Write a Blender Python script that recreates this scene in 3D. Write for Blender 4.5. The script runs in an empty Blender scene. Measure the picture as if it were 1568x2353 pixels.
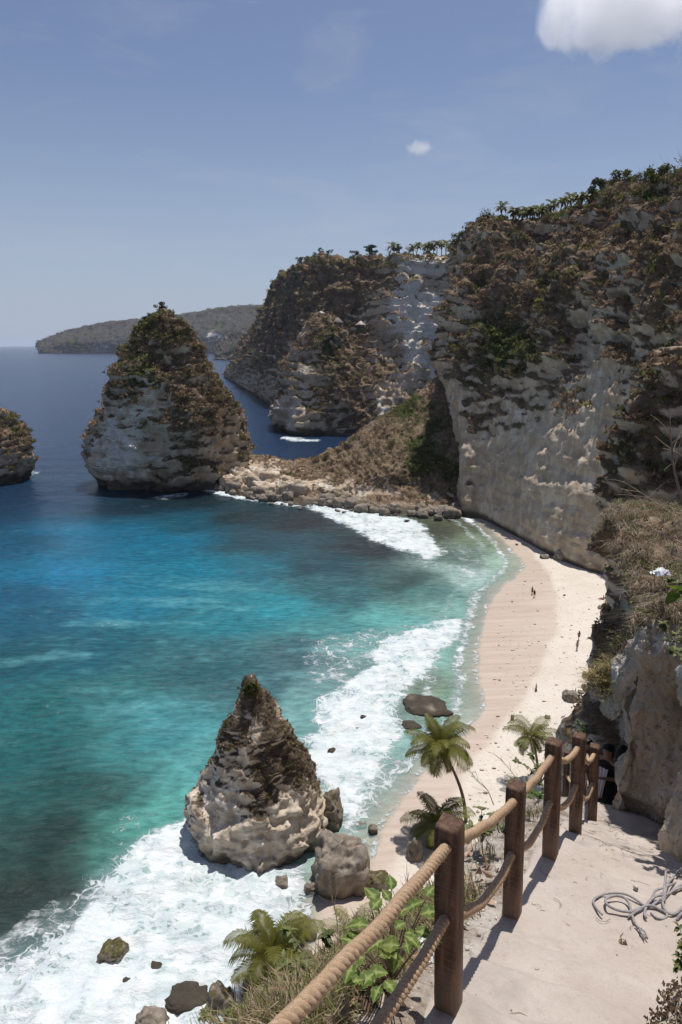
import bpy, bmesh, math, random
import numpy as np
from mathutils import Vector, Matrix
random.seed(7)
RNG = np.random.default_rng(11)
S = bpy.context.scene
COL = S.collection
R = math.radians

# ------------------------------------------------------------------ camera
CAMZ, PITCH, FOC = 50.0, 13.7, 1568.7            # photo measured at 1568 x 2353
CP, SP = math.cos(R(PITCH)), math.sin(R(PITCH))
cam = bpy.data.objects.new("camera", bpy.data.cameras.new("camera"))
COL.objects.link(cam)
cam.location = (0, 0, CAMZ)
cam.rotation_euler = (R(90 - PITCH), 0, 0)
cam.data.sensor_fit = 'VERTICAL'
cam.data.sensor_height = 36
cam.data.lens = 24
cam.data.clip_start = 0.1
cam.data.clip_end = 120000
S.camera = cam

def ray(u, v):
    a = (u - 784) / FOC; b = (1176.5 - v) / FOC
    return np.array([a, CP + b * SP, b * CP - SP])
def at(u, v, Y):
    d = ray(u, v); return np.array([0, 0, CAMZ]) + d * (Y / d[1])
def gz(u, v, z=0.0):
    d = ray(u, v); return np.array([0, 0, CAMZ]) + d * ((z - CAMZ) / d[2])
def proj(P):
    P = np.asarray(P); x, y, z = P[..., 0], P[..., 1], P[..., 2] - CAMZ
    zd = np.maximum(y * CP - z * SP, 0.05); up = y * SP + z * CP
    return 784 + FOC * x / zd, 1176.5 - FOC * up / zd

# ------------------------------------------------------------------ noise
_perm = RNG.permutation(256); _perm = np.concatenate([_perm, _perm, _perm])
_g = RNG.normal(size=(256, 3)); _g /= np.linalg.norm(_g, axis=1)[:, None]
def noise(P):
    P = np.asarray(P, float); sh = P.shape[:-1]; P = P.reshape(-1, 3)
    i = np.floor(P).astype(np.int64); f = P - i; i &= 255
    w = f * f * f * (f * (f * 6 - 15) + 10)
    out = 0
    for dx in (0, 1):
        for dy in (0, 1):
            for dz in (0, 1):
                h = _perm[_perm[_perm[(i[:, 0] + dx) & 255] + ((i[:, 1] + dy) & 255)] + ((i[:, 2] + dz) & 255)]
                g = _g[h]
                d = g[:, 0] * (f[:, 0] - dx) + g[:, 1] * (f[:, 1] - dy) + g[:, 2] * (f[:, 2] - dz)
                ww = (w[:, 0] if dx else 1 - w[:, 0]) * (w[:, 1] if dy else 1 - w[:, 1]) * (w[:, 2] if dz else 1 - w[:, 2])
                out = out + d * ww
    return (out * 1.5).reshape(sh)
def fbm(P, size=1.0, octv=4, gain=.5, seed=0):
    P = np.asarray(P, float) / size + seed * 17.31
    a, s, t = 1.0, 0.0, 0.0
    for k in range(octv):
        s = s + a * noise(P); t += a; a *= gain; P = P * 2.03 + 5.7
    return s / t * 1.4
def billow(P, size=1.0, octv=3, seed=0):
    P = np.asarray(P, float) / size + seed * 9.77
    a, s, t = 1.0, 0.0, 0.0
    for k in range(octv):
        s = s + a * (1 - np.abs(noise(P)) * 2); t += a; a *= .5; P = P * 2.1 + 3.1
    return s / t
_cj = RNG.random((256, 3)); _cv = RNG.random(256); _ct = RNG.normal(size=(256, 3)); _ct /= np.linalg.norm(_ct, axis=1)[:, None]
def cells(P, size, seed=0, tilt=1.2):
    """fractured blocks: every block of rock stands out by its own amount and faces its own way (about -1..1)"""
    P = np.asarray(P, float); sh = P.shape[:-1]; Q = P.reshape(-1, 3) / size + seed * 7.7
    i = np.floor(Q).astype(np.int64); ws = np.full(len(Q), 1e-30); out = np.zeros(len(Q))
    for a in (-1, 0, 1):
        for b in (-1, 0, 1):
            for c in (-1, 0, 1):
                k = i + [a, b, c]; h = _perm[_perm[_perm[k[:, 0] & 255] + (k[:, 1] & 255)] + (k[:, 2] & 255)]
                d = Q - (k + _cj[h]); w_ = np.exp(-22 * (d * d).sum(1)); ws += w_; out += w_ * ((_cv[h] * 2 - 1) + tilt * (d * _ct[h]).sum(1))
    return (out / ws).reshape(sh)
def ledges(P, period, seed=0, wob=.5):
    """bedding: each bed comes forward up to its lip, then steps back"""
    z = P[..., 2] / period + wob * fbm(P * [1, 1, .4], period * 5, 3, seed=seed)
    f = z - np.floor(z); return f - 2.2 * np.maximum(0, f - .78)
def sstep(a, b, x):
    t = np.clip((x - a) / (b - a), 0, 1); return t * t * (3 - 2 * t)

# ------------------------------------------------------------------ mesh helpers
def tag(o, label=None, cat=None, group=None, kind=None):
    if label: o['label'] = label
    if cat: o['category'] = cat
    if group: o['group'] = group
    if kind: o['kind'] = kind
    return o
def mesh(name, V, F, mat=None, parent=None, smooth=True, attrs=None, cols=None, loc=None):
    """V (n,3); F list/array of polygons (one array per polygon size, or a list of arrays)."""
    V = np.asarray(V, np.float32).reshape(-1, 3)
    if isinstance(F, np.ndarray): F = [F]
    me = bpy.data.meshes.new(name)
    me.vertices.add(len(V)); me.vertices.foreach_set('co', V.ravel())
    li, ls, lt, n = [], [], [], 0
    for A in F:
        A = np.asarray(A, np.int32)
        if A.size == 0: continue
        li.append(A.ravel()); k = A.shape[1]
        ls.append(n + np.arange(len(A), dtype=np.int32) * k); n += A.size
    li = np.concatenate(li); ls = np.concatenate(ls)
    me.loops.add(len(li)); me.loops.foreach_set('vertex_index', li)
    me.polygons.add(len(ls)); me.polygons.foreach_set('loop_start', ls)
    me.update(calc_edges=True); me.validate()
    if smooth: me.polygons.foreach_set('use_smooth', np.ones(len(me.polygons), bool))
    for k, a in (attrs or {}).items():
        at_ = me.attributes.new(k, 'FLOAT', 'POINT'); at_.data.foreach_set('value', np.asarray(a, np.float32).ravel())
    for k, a in (cols or {}).items():
        a = np.asarray(a, np.float32).reshape(-1, 3); a = np.concatenate([a, np.ones((len(a), 1), np.float32)], 1)
        at_ = me.attributes.new(k, 'FLOAT_COLOR', 'POINT'); at_.data.foreach_set('color', a.ravel())
    o = bpy.data.objects.new(name, me); COL.objects.link(o)
    if mat: me.materials.append(mat)
    if parent: o.parent = parent
    if loc is not None: o.location = loc
    return o
def gridF(H, W, wrap=False):
    i = np.arange(H - 1)[:, None]; j = np.arange(W if wrap else W - 1)[None, :]
    j2 = (j + 1) % W
    return np.stack([i * W + j, i * W + j2, (i + 1) * W + j2, (i + 1) * W + j], -1).reshape(-1, 4)
def gnormals(G, wrap=False):
    if wrap:
        dv = np.roll(G, -1, 1) - np.roll(G, 1, 1)
    else:
        dv = np.gradient(G, axis=1)
    du = np.gradient(G, axis=0)
    n = np.cross(dv, du); return n / np.maximum(np.linalg.norm(n, axis=-1, keepdims=True), 1e-9)
def crom(A, n):
    """Catmull-Rom along axis 0, n samples."""
    A = np.asarray(A, float); m = len(A)
    t = np.linspace(0, m - 1, n); i = np.minimum(t.astype(int), m - 2); f = (t - i).reshape((-1,) + (1,) * (A.ndim - 1))
    p0 = A[np.maximum(i - 1, 0)]; p1 = A[i]; p2 = A[i + 1]; p3 = A[np.minimum(i + 2, m - 1)]
    return .5 * (2 * p1 + (p2 - p0) * f + (2 * p0 - 5 * p1 + 4 * p2 - p3) * f ** 2 + (3 * p1 - p0 - 3 * p2 + p3) * f ** 3)
def empty(name, loc=(0, 0, 0), rz=0):
    o = bpy.data.objects.new(name, None); COL.objects.link(o); o.location = loc; o.rotation_euler = (0, 0, rz)
    o.empty_display_size = .2; return o
def tube(pts, rad, seg=8, cap=True):
    """tube along pts; rad scalar or per-point; returns V,F"""
    P = np.asarray(pts, float); n = len(P); rad = np.broadcast_to(np.asarray(rad, float), (n,))
    T = np.gradient(P, axis=0); T /= np.maximum(np.linalg.norm(T, axis=1)[:, None], 1e-9)
    ref = np.array([0, 0, 1.0]) if abs(T[0][2]) < .9 else np.array([1.0, 0, 0])
    N = np.zeros_like(P); a = np.cross(T[0], ref); a /= np.linalg.norm(a); N[0] = a
    for k in range(1, n):
        a = N[k - 1] - T[k] * np.dot(N[k - 1], T[k]); N[k] = a / max(np.linalg.norm(a), 1e-9)
    B = np.cross(T, N); th = np.linspace(0, 2 * np.pi, seg, endpoint=False)
    V = P[:, None] + rad[:, None, None] * (np.cos(th)[None, :, None] * N[:, None] + np.sin(th)[None, :, None] * B[:, None])
    F = [gridF(n, seg, True)]
    V = V.reshape(-1, 3)
    if cap and seg >= 3:
        F.append(np.array([list(range(seg))[::-1]])); F.append(np.array([[(n - 1) * seg + k for k in range(seg)]]))
    return V, F
class MB:
    """collects shapes into one mesh"""
    def __init__(s): s.V = []; s.F = {}; s.n = 0; s.C = []
    def add(s, V, F, col=None):
        V = np.asarray(V, float).reshape(-1, 3)
        if isinstance(F, np.ndarray): F = [F]
        for A in F:
            A = np.asarray(A, int)
            if A.size: s.F.setdefault(A.shape[1], []).append(A + s.n)
        s.V.append(V); s.n += len(V)
        if col is not None: s.C.append(np.broadcast_to(np.asarray(col, float), (len(V), 3)))
        return s
    def build(s, name, mat, parent=None, smooth=True, loc=None):
        F = [np.concatenate(a) for a in s.F.values()]
        cols = {'tint': np.concatenate(s.C)} if s.C and sum(map(len, s.C)) == s.n else None
        return mesh(name, np.concatenate(s.V), F, mat, parent, smooth, cols=cols, loc=loc)
def box(cx, cy, cz, sx, sy, sz, rz=0):
    x, y, z = sx / 2, sy / 2, sz / 2
    V = np.array([[a, b, c] for c in (-z, z) for a, b in ((-x, -y), (x, -y), (x, y), (-x, y))])
    c, s_ = math.cos(rz), math.sin(rz)
    V = np.stack([V[:, 0] * c - V[:, 1] * s_, V[:, 0] * s_ + V[:, 1] * c, V[:, 2]], 1) + (cx, cy, cz)
    F = np.array([[3, 2, 1, 0], [4, 5, 6, 7], [0, 1, 5, 4], [1, 2, 6, 5], [2, 3, 7, 6], [3, 0, 4, 7]])
    return V, F

# ------------------------------------------------------------------ materials
class NT:
    def __init__(s, name):
        s.m = bpy.data.materials.new(name); s.m.use_nodes = True; s.t = s.m.node_tree; s.t.nodes.clear()
        s.out = s.n('ShaderNodeOutputMaterial')
    def n(s, typ, **kw):
        x = s.t.nodes.new(typ)
        for k, v in kw.items(): setattr(x, k, v)
        return x
    def l(s, a, b): s.t.links.new(a, b)
    def setin(s, sock, v):
        if isinstance(v, bpy.types.NodeSocket): s.l(v, sock)
        elif v is not None:
            if sock.type == 'RGBA' and len(v) == 3: v = (*v, 1)
            sock.default_value = v
    def attr(s, name): return s.n('ShaderNodeAttribute', attribute_name=name)
    def pos(s, scale=(1, 1, 1), rot=(0, 0, 0)):
        g = s.n('ShaderNodeTexCoord'); m = s.n('ShaderNodeMapping'); s.l(g.outputs['Object'], m.inputs['Vector'])
        m.inputs['Scale'].default_value = scale; m.inputs['Rotation'].default_value = rot; return m.outputs[0]
    def noise(s, vec, scale, detail=4, rough=.55, dist=0):
        x = s.n('ShaderNodeTexNoise'); s.l(vec, x.inputs['Vector']); x.inputs['Scale'].default_value = scale
        x.inputs['Detail'].default_value = detail; x.inputs['Roughness'].default_value = rough; x.inputs['Distortion'].default_value = dist
        return x.outputs['Fac']
    def vor(s, vec, scale, feature='DISTANCE_TO_EDGE', rnd=1):
        x = s.n('ShaderNodeTexVoronoi', feature=feature); s.l(vec, x.inputs['Vector']); x.inputs['Scale'].default_value = scale
        x.inputs['Randomness'].default_value = rnd
        return x.outputs['Distance']
    def math(s, op, a, b=None, c=None, clamp=False):
        x = s.n('ShaderNodeMath', operation=op, use_clamp=clamp)
        for k, v in enumerate((a, b, c)): s.setin(x.inputs[k], v)
        return x.outputs[0]
    def mapr(s, v, a, b, c=0., d=1., smooth=False):
        x = s.n('ShaderNodeMapRange', interpolation_type='SMOOTHSTEP' if smooth else 'LINEAR')
        s.setin(x.inputs['Value'], v)
        for k, q in zip(('From Min', 'From Max', 'To Min', 'To Max'), (a, b, c, d)): s.setin(x.inputs[k], q)
        return x.outputs[0]
    def mix(s, f, a, b, blend='MIX'):
        x = s.n('ShaderNodeMix', data_type='RGBA', blend_type=blend); s.setin(x.inputs[0], f); s.setin(x.inputs[6], a); s.setin(x.inputs[7], b)
        return x.outputs[2]
    def ramp(s, f, stops):
        x = s.n('ShaderNodeValToRGB'); e = x.color_ramp.elements
        while len(e) < len(stops): e.new(.5)
        for k, (p, c) in enumerate(stops): e[k].position = p; e[k].color = (*c, 1)
        s.l(f, x.inputs[0]); return x.outputs[0]
    def bump(s, h, dist=.1, strength=1, normal=None):
        x = s.n('ShaderNodeBump'); s.setin(x.inputs['Height'], h); x.inputs['Distance'].default_value = dist
        s.setin(x.inputs['Strength'], strength)
        if normal is not None: s.l(normal, x.inputs['Normal'])
        return x.outputs[0]
    def bsdf(s, base, rough=.8, normal=None, spec=.3, **kw):
        x = s.n('ShaderNodeBsdfPrincipled'); s.setin(x.inputs['Base Color'], base); s.setin(x.inputs['Roughness'], rough)
        s.setin(x.inputs['Specular IOR Level'], spec)
        if normal is not None: s.l(normal, x.inputs['Normal'])
        for k, v in kw.items(): s.setin(x.inputs[k.replace('_', ' ')], v)
        return x
    def done(s, sh): s.l(sh.outputs[0] if hasattr(sh, 'outputs') else sh, s.out.inputs['Surface']); return s.m

def rock_mat(name, sc=1.0, grey=(.45, .355, .26), light=(.64, .535, .41), pale=(.74, .69, .61), bumpd=.35,
             dead=(.165, .118, .078), dark=(.085, .062, .040), olive=(.12, .11, .045), wet=(.045, .038, .028), micro=False):
    t = NT(name)
    p = t.pos((sc,) * 3)
    strata = t.noise(t.pos((.06 * sc, .06 * sc, .8 * sc), (.05, .04, 0)), 1, 5, .65, 1.6)
    streak = t.noise(t.pos((.30 * sc, .30 * sc, .03 * sc)), 1, 4, .6, 1.5)
    mott = t.noise(p, .25, 6, .65)
    fine = t.noise(p, 1.6, 5, .6)
    k = t.math('ADD', t.math('MULTIPLY', strata, .22), t.math('ADD', t.math('MULTIPLY', streak, .55), t.math('MULTIPLY', mott, .78)))
    base = t.ramp(t.mapr(k, .55, 1.0), [(0, tuple(c * .72 for c in grey)), (.4, grey), (.75, light), (1, tuple(c * 1.12 for c in light))])
    och = t.mapr(t.noise(p, .07, 3), .52, .7)
    base = t.mix(t.math('MULTIPLY', och, .4), base, (.36, .27, .17))
    pal = t.attr('pale').outputs['Fac']
    pf = t.mapr(t.math('ADD', pal, t.math('MULTIPLY', t.math('SUBTRACT', t.math('ADD', t.math('MULTIPLY', mott, .5), t.math('MULTIPLY', strata, .5)), .5), 1.6)), .45, .62, smooth=True)
    base = t.mix(t.math('MULTIPLY', pf, .85), base, t.mix(strata, tuple(c * .8 for c in pale), pale))
    wetf = t.attr('wet').outputs['Fac']
    base = t.mix(wetf, base, wet)
    veg = t.attr('veg').outputs['Fac']
    vf = t.mapr(t.math('ADD', veg, t.math('MULTIPLY', t.math('SUBTRACT', t.math('ADD', t.math('MULTIPLY', mott, .5), t.math('MULTIPLY', fine, .5)), .5), .9)), .38, .62, smooth=True)
    vn = t.noise(p, .7, 5, .7)
    vc = t.ramp(vn, [(.3, dark), (.5, dead), (.62, tuple(c * 1.5 for c in dead)), (.75, olive)])
    gr = t.attr('green').outputs['Fac']
    vc = t.mix(t.mapr(t.math('ADD', gr, t.math('MULTIPLY', t.math('SUBTRACT', mott, .5), 1.4)), .4, .7), vc, t.ramp(vn, [(.3, (.02, .028, .008)), (.55, (.05, .062, .016)), (.75, (.095, .10, .03))]))
    base = t.mix(vf, base, vc)
    h = t.math('ADD', t.math('MULTIPLY', mott, 1.2), t.math('ADD', t.math('MULTIPLY', fine, .6), t.math('MULTIPLY', strata, .5)))
    if micro:
        mi = t.noise(t.pos((1, 1, .6)), 22, 5, .7); pit = t.mapr(t.noise(p, 4.2, 3, .6), .62, .72); h = t.math('ADD', h, t.math('SUBTRACT', t.math('MULTIPLY', mi, .35), t.math('MULTIPLY', pit, .5)))
        base = t.mix(t.math('MULTIPLY', t.mapr(mi, .5, .68), .4), base, (.20, .15, .105))
    n = t.bump(h, bumpd / max(sc, .01) if sc > 1 else bumpd, .9)
    return t.done(t.bsdf(base, .92, n, .15))

ROCK = rock_mat('limestone_cliff')
FAR = rock_mat('far_cliff', .25, bumpd=1.2)
NEAR = rock_mat('sandstone_near', 3.0, grey=(.46, .39, .305), light=(.62, .54, .44), bumpd=.3, micro=True)
BOULD = rock_mat('boulder_rock', 3.0, grey=(.19, .16, .13), light=(.31, .265, .215), pale=(.5, .45, .38), bumpd=.3, dark=(.05, .04, .02), dead=(.10, .085, .04))
STACKM = rock_mat('front_stack_rock', 2.0, grey=(.50, .415, .32), light=(.68, .59, .475), bumpd=.3, dark=(.04, .03, .022), dead=(.095, .072, .05))

# ------------------------------------------------------------------ world, sun, view
SUN_AZ, SUN_EL = 26.0, 72.0                        # azimuth east of +Y
w = bpy.data.worlds.new("World"); S.world = w; w.use_nodes = True
nt = w.node_tree; bg = nt.nodes['Background']
sky = nt.nodes.new('ShaderNodeTexSky'); sky.sky_type = 'NISHITA'; sky.sun_disc = False
sky.sun_elevation = R(SUN_EL); sky.sun_rotation = R(SUN_AZ)
sky.altitude = 50; sky.air_density = 1.0; sky.dust_density = .7; sky.ozone_density = 3.0
hs_ = nt.nodes.new('ShaderNodeHueSaturation'); hs_.inputs['Hue'].default_value = .508; hs_.inputs['Saturation'].default_value = .94; hs_.inputs['Value'].default_value = .80
nt.links.new(sky.outputs[0], hs_.inputs['Color'])
tcw = nt.nodes.new('ShaderNodeTexCoord'); sx = nt.nodes.new('ShaderNodeSeparateXYZ'); nt.links.new(tcw.outputs['Generated'], sx.inputs[0])
mr = nt.nodes.new('ShaderNodeMapRange'); mr.interpolation_type = 'SMOOTHSTEP'; nt.links.new(sx.outputs['Z'], mr.inputs[0])
mr.inputs[1].default_value = -.05; mr.inputs[2].default_value = .34; mr.inputs[3].default_value = .92; mr.inputs[4].default_value = 0
mw = nt.nodes.new('ShaderNodeMix'); mw.data_type = 'RGBA'; nt.links.new(mr.outputs[0], mw.inputs[0]); nt.links.new(hs_.outputs[0], mw.inputs[6])
mw.inputs[7].default_value = (3.75, 4.4, 5.75, 1)
mpw = nt.nodes.new('ShaderNodeMapping'); nt.links.new(tcw.outputs['Generated'], mpw.inputs['Vector']); mpw.inputs['Scale'].default_value = (2.2, 2.2, 9); mpw.inputs['Rotation'].default_value = (.15, .25, .4)
nzw = nt.nodes.new('ShaderNodeTexNoise'); nt.links.new(mpw.outputs[0], nzw.inputs['Vector']); nzw.inputs['Scale'].default_value = 1.6; nzw.inputs['Detail'].default_value = 7; nzw.inputs['Roughness'].default_value = .62; nzw.inputs['Distortion'].default_value = .5
mrw = nt.nodes.new('ShaderNodeMapRange'); nt.links.new(nzw.outputs['Fac'], mrw.inputs[0]); mrw.inputs[1].default_value = .50; mrw.inputs[2].default_value = .78; mrw.inputs[3].default_value = 0; mrw.inputs[4].default_value = .30
mw2 = nt.nodes.new('ShaderNodeMix'); mw2.data_type = 'RGBA'; nt.links.new(mrw.outputs[0], mw2.inputs[0]); nt.links.new(mw.outputs[2], mw2.inputs[6]); mw2.inputs[7].default_value = (4.6, 4.9, 5.6, 1)
nt.links.new(mw2.outputs[2], bg.inputs[0]); bg.inputs[1].default_value = .098
sun = bpy.data.objects.new("sun", bpy.data.lights.new("sun", 'SUN')); COL.objects.link(sun)
sun.data.energy = 4.2; sun.data.angle = R(.53); sun.data.color = (1, .955, .90)
sd = Vector((math.sin(R(SUN_AZ)) * math.cos(R(SUN_EL)), math.cos(R(SUN_AZ)) * math.cos(R(SUN_EL)), math.sin(R(SUN_EL))))
sun.rotation_euler = sd.to_track_quat('Z', 'Y').to_euler(); sun.location = sd * 300
S.view_settings.view_transform = 'Standard'; S.view_settings.look = 'None'
S.view_settings.exposure = 0.12; S.view_settings.gamma = 1.0
S.cycles.max_bounces = 10; S.cycles.diffuse_bounces = 4; S.cycles.glossy_bounces = 2
S.cycles.transparent_max_bounces = 12; S.cycles.volume_bounces = 8
S.cycles.use_denoising = True

# ================================================================== SEA AND BEACH
SHORE = np.array([gz(*p)[:2] for p in [(1075, 1183), (1105, 1195), (1140, 1222), (1172, 1255), (1195, 1280), (1212, 1300), (1190, 1325), (1160, 1342),
    (1135, 1372), (1112, 1420), (1103, 1470), (1100, 1530), (1108, 1580), (1112, 1625), (1085, 1672), (1045, 1702), (1000, 1740), (960, 1790), (915, 1850),
    (880, 1905), (862, 1960), (850, 2010), (800, 2050), (735, 2075), (742, 2130), (715, 2190), (690, 2300), (640, 2500), (560, 2900)]])
def seg_dist(P, A):
    """signed distance of points P (n,2) to polyline A; positive on the land (right) side."""
    best = np.full(len(P), 1e9); sgn = np.ones(len(P))
    for a, b in zip(A[:-1], A[1:]):
        d = b - a; L = d @ d; t = np.clip(((P - a) @ d) / L, 0, 1)
        q = P - (a + t[:, None] * d); r = np.hypot(q[:, 0], q[:, 1])
        s = np.sign(-(d[0] * (P[:, 1] - a[1]) - d[1] * (P[:, 0] - a[0])))
        m = r < best - 1e-6
        best[m] = r[m]; sgn[m] = s[m]
    return -best * sgn
def poly_sd(P, A):
    """positive inside polygon"""
    best = np.full(len(P), 1e9); inside = np.zeros(len(P), bool)
    B = np.roll(A, -1, 0)
    for a, b in zip(A, B):
        d = b - a; L = max(d @ d, 1e-9); t = np.clip(((P - a) @ d) / L, 0, 1)
        q = P - (a + t[:, None] * d); best = np.minimum(best, np.hypot(q[:, 0], q[:, 1]))
        c = ((a[1] > P[:, 1]) != (b[1] > P[:, 1])) & (P[:, 0] < (b[0] - a[0]) * (P[:, 1] - a[1]) / (b[1] - a[1] + 1e-12) + a[0])
        inside ^= c
    return np.where(inside, best, -best)

def axis_(dense0, dense1, step, lo, hi, grow=1.09):
    a = list(np.arange(dense0, dense1, step)); s = step; x = a[-1]; up = []
    while x < hi: s *= grow; x += s; up.append(x)
    s = step; x = a[0]; dn = []
    while x > lo: s *= grow; x -= s; dn.append(x)
    return np.array(dn[::-1] + a + up)
xs = axis_(-95, 62, .5, -32000, 32000); ys = axis_(34, 262, .5, -400, 60000)
GX, GY = np.meshgrid(xs, ys); P2 = np.stack([GX.ravel(), GY.ravel()], 1); P3 = np.column_stack([P2, np.zeros(len(P2))])
near = (P2[:, 0] > -150) & (P2[:, 0] < 110) & (P2[:, 1] > 20) & (P2[:, 1] < 420)
NP2, NP3 = P2[near], P3[near]
warp = np.stack([fbm(NP3, 14, 4, seed=1), fbm(NP3, 14, 4, seed=2)], 1)
warp2 = np.stack([fbm(NP3, 4, 4, .6, seed=3), fbm(NP3, 4, 4, .6, seed=4)], 1)

# colour of the water over its bed (deep, reef, sand), at surveyed spots; the tall stack's shade is painted in
WC = [((100, 830), (34, 48, 82)), ((700, 1030), (24, 42, 58)), ((100, 950), (31, 48, 80)), ((150, 1050), (28, 44, 72)), ((100, 1140), (27, 54, 82)), ((300, 1170), (22, 46, 62)), ((420, 1150), (20, 42, 52)),  # ends with dark spots painted for the tall stack's shadow and reflection
 ((200, 1220), (26, 108, 142)), ((350, 1250), (26, 112, 145)), ((430, 1200), (28, 85, 105)), ((550, 1190), (28, 52, 60)), ((700, 1200), (42, 52, 56)), ((850, 1260), (40, 52, 58)), ((600, 1250), (38, 75, 88)),
 ((600, 1300), (36, 108, 128)), ((150, 1330), (25, 120, 160)), ((450, 1310), (30, 122, 150)), ((640, 1400), (45, 145, 162)), ((780, 1360), (46, 95, 105)), ((950, 1345), (46, 72, 74)), ((750, 1300), (40, 74, 86)),
 ((900, 1420), (95, 172, 172)), ((750, 1450), (70, 142, 148)), ((560, 1430), (40, 125, 142)), ((300, 1390), (34, 122, 150)), ((100, 1420), (26, 92, 118)), ((40, 1370), (26, 90, 120)), ((200, 1500), (26, 95, 112)), ((500, 1530), (44, 95, 106)),
 ((700, 1520), (60, 98, 108)), ((600, 1590), (48, 92, 102)), ((250, 1600), (48, 112, 118)), ((100, 1640), (32, 104, 110)), ((400, 1680), (66, 145, 155)), ((300, 1740), (55, 122, 126)), ((430, 1780), (80, 155, 160)),
 ((150, 1800), (28, 80, 80)), ((250, 1830), (34, 74, 74)), ((100, 1930), (26, 52, 50)), ((60, 2040), (33, 47, 42)), ((200, 1960), (38, 64, 60)), ((275, 1965), (66, 125, 120)), ((150, 2100), (42, 58, 52)), ((380, 1850), (85, 165, 160)),
 ((330, 1890), (72, 148, 138)), ((695, 1640), (112, 165, 165)), ((700, 1570), (95, 140, 145)), ((1010, 1480), (105, 165, 160)), ((1050, 1530), (130, 185, 178)), ((1000, 1570), (96, 108, 88)), ((1060, 1590), (125, 165, 145)), ((1060, 1650), (150, 200, 188)),
 ((960, 1640), (95, 110, 105)), ((1000, 1690), (130, 185, 180)), ((1000, 1230), (66, 72, 62)), ((1050, 1215), (80, 86, 66)), ((1095, 1240), (125, 150, 125)), ((1150, 1290), (165, 205, 190)), ((1060, 1280), (88, 112, 106)), ((1100, 1330), (165, 205, 200)),
 ((980, 1370), (80, 130, 130)), ((1040, 1400), (125, 180, 175)), ((900, 1800), (140, 190, 188)), ((860, 1850), (150, 195, 190)), ((700, 2100), (180, 205, 195)), ((600, 2150), (120, 165, 165)), ((300, 2200), (110, 150, 150)), ((90, 2250), (70, 100, 100)), ((40, 2150), (45, 65, 62)), ((400, 2000), (110, 165, 160)), ((800, 1650), (110, 160, 165)), ((20, 1250), (26, 85, 115)), ((20, 1180), (27, 62, 90)), ((40, 1520), (24, 86, 100)), ((40, 1720), (26, 92, 96))]
def lin(c):
    c = np.asarray(c, float) / 255; return np.where(c <= .04045, c / 12.92, ((c + .055) / 1.055) ** 2.4)
wp = np.array([gz(*p)[:2] for p, _ in WC]); wc = np.array([lin(c) for _, c in WC]) * [.86, .77, .74]
col = np.tile(lin((34, 58, 90)) * .66, (len(P2), 1))
q = NP2 + warp * 5 + warp2 * 1.2
D = np.zeros((len(q), 3)); W = np.zeros(len(q))
for p, c in zip(wp, wc):
    d2 = ((q - p) ** 2).sum(1); ww = 1 / (d2 + 6 + .0009 * (p[1]) ** 2) ** 2.0
    D += ww[:, None] * c; W += ww
cn = D / W[:, None]
reefn = fbm(NP3, 7, 5, .6, seed=5); cn *= (1 + .22 * reefn)[:, None]
mid_ = np.exp(-((NP2[:, 0] + 25) / 40) ** 2 - ((NP2[:, 1] - 112) / 32) ** 2); stk_ = sstep(.05, .6, fbm(NP3 * [.28, 1, 1], 6, 5, .6, seed=6) + .25 * warp2[:, 0])
cn = cn + (mid_ * stk_ * .5)[:, None] * (lin((120, 195, 200)) * .8 - cn)
shd = seg_dist(NP2, SHORE); shw = shd + warp2[:, 0] * 1.2 + warp[:, 0] * 1.2
pk = (np.exp(np.minimum(shw, 0) / 5.0) * .7 * (1 - .6 * sstep(.1, .6, reefn)) * (1 - .85 * sstep(118, 150, NP2[:, 1])))[:, None]
cn = cn * (1 - pk) + lin((165, 203, 194)) * .72 * pk
fade = sstep(235, 330, NP2[:, 1])[:, None]
cn = cn * (1 - fade) + lin((33, 57, 89)) * .66 * fade
col[near] = cn

# foam
foam = np.zeros(len(P2)); fN = np.zeros(len(NP2))
def foam_poly(pix, dens, feather, wamp=1.5):
    global fN
    A = np.array([gz(*p)[:2] for p in pix])
    sd_ = poly_sd(NP2 + warp2 * wamp + warp * wamp * .6, A)
    fN = np.maximum(fN, dens * sstep(-feather, feather, sd_))
foam_poly([(690, 1158), (760, 1162), (900, 1187), (960, 1197), (1000, 1240), (1016, 1275), (990, 1288), (900, 1262), (830, 1228), (760, 1192)], .95, 2.2, 2.0)
foam_poly([(830, 1205), (960, 1275), (1020, 1290), (1130, 1300), (1160, 1340), (1060, 1335), (940, 1300)], .50, 7, 3)
foam_poly([(1000, 1215), (1100, 1260), (1150, 1300), (1060, 1310), (1010, 1285)], .40, 6, 3)
foam_poly([(1066, 1415), (1068, 1450), (1020, 1500), (965, 1560), (925, 1620), (922, 1700), (900, 1760), (872, 1850), (820, 1895), (760, 1870), (712, 1780), (702, 1720), (715, 1655), (725, 1610), (790, 1575), (845, 1530), (868, 1470), (960, 1440)], .97, 2.0, 1.8)
foam_poly([(690, 1480), (800, 1455), (1000, 1410), (1060, 1400), (900, 1480), (850, 1560), (740, 1610), (690, 1560)], .50, 5, 3)
foam_poly([(940, 1740), (900, 1800), (850, 1900), (800, 1940), (860, 1960), (900, 1880), (960, 1790)], .55, 2.0, 1.2)
foam_poly([(430, 1870), (480, 1900), (500, 1960), (580, 1990), (700, 1985), (726, 2070), (705, 2140), (650, 2210), (560, 2300), (480, 2400), (-60, 2460), (-60, 2240), (60, 2190), (130, 2150), (215, 2050), (265, 2010), (300, 1955), (360, 1905)], .97, 1.8, 1.4)
foam_poly([(-60, 2170), (100, 2100), (230, 1990), (300, 1930), (420, 1880), (430, 2000), (100, 2260), (-60, 2330)], .52, 3.0, 2)
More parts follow.
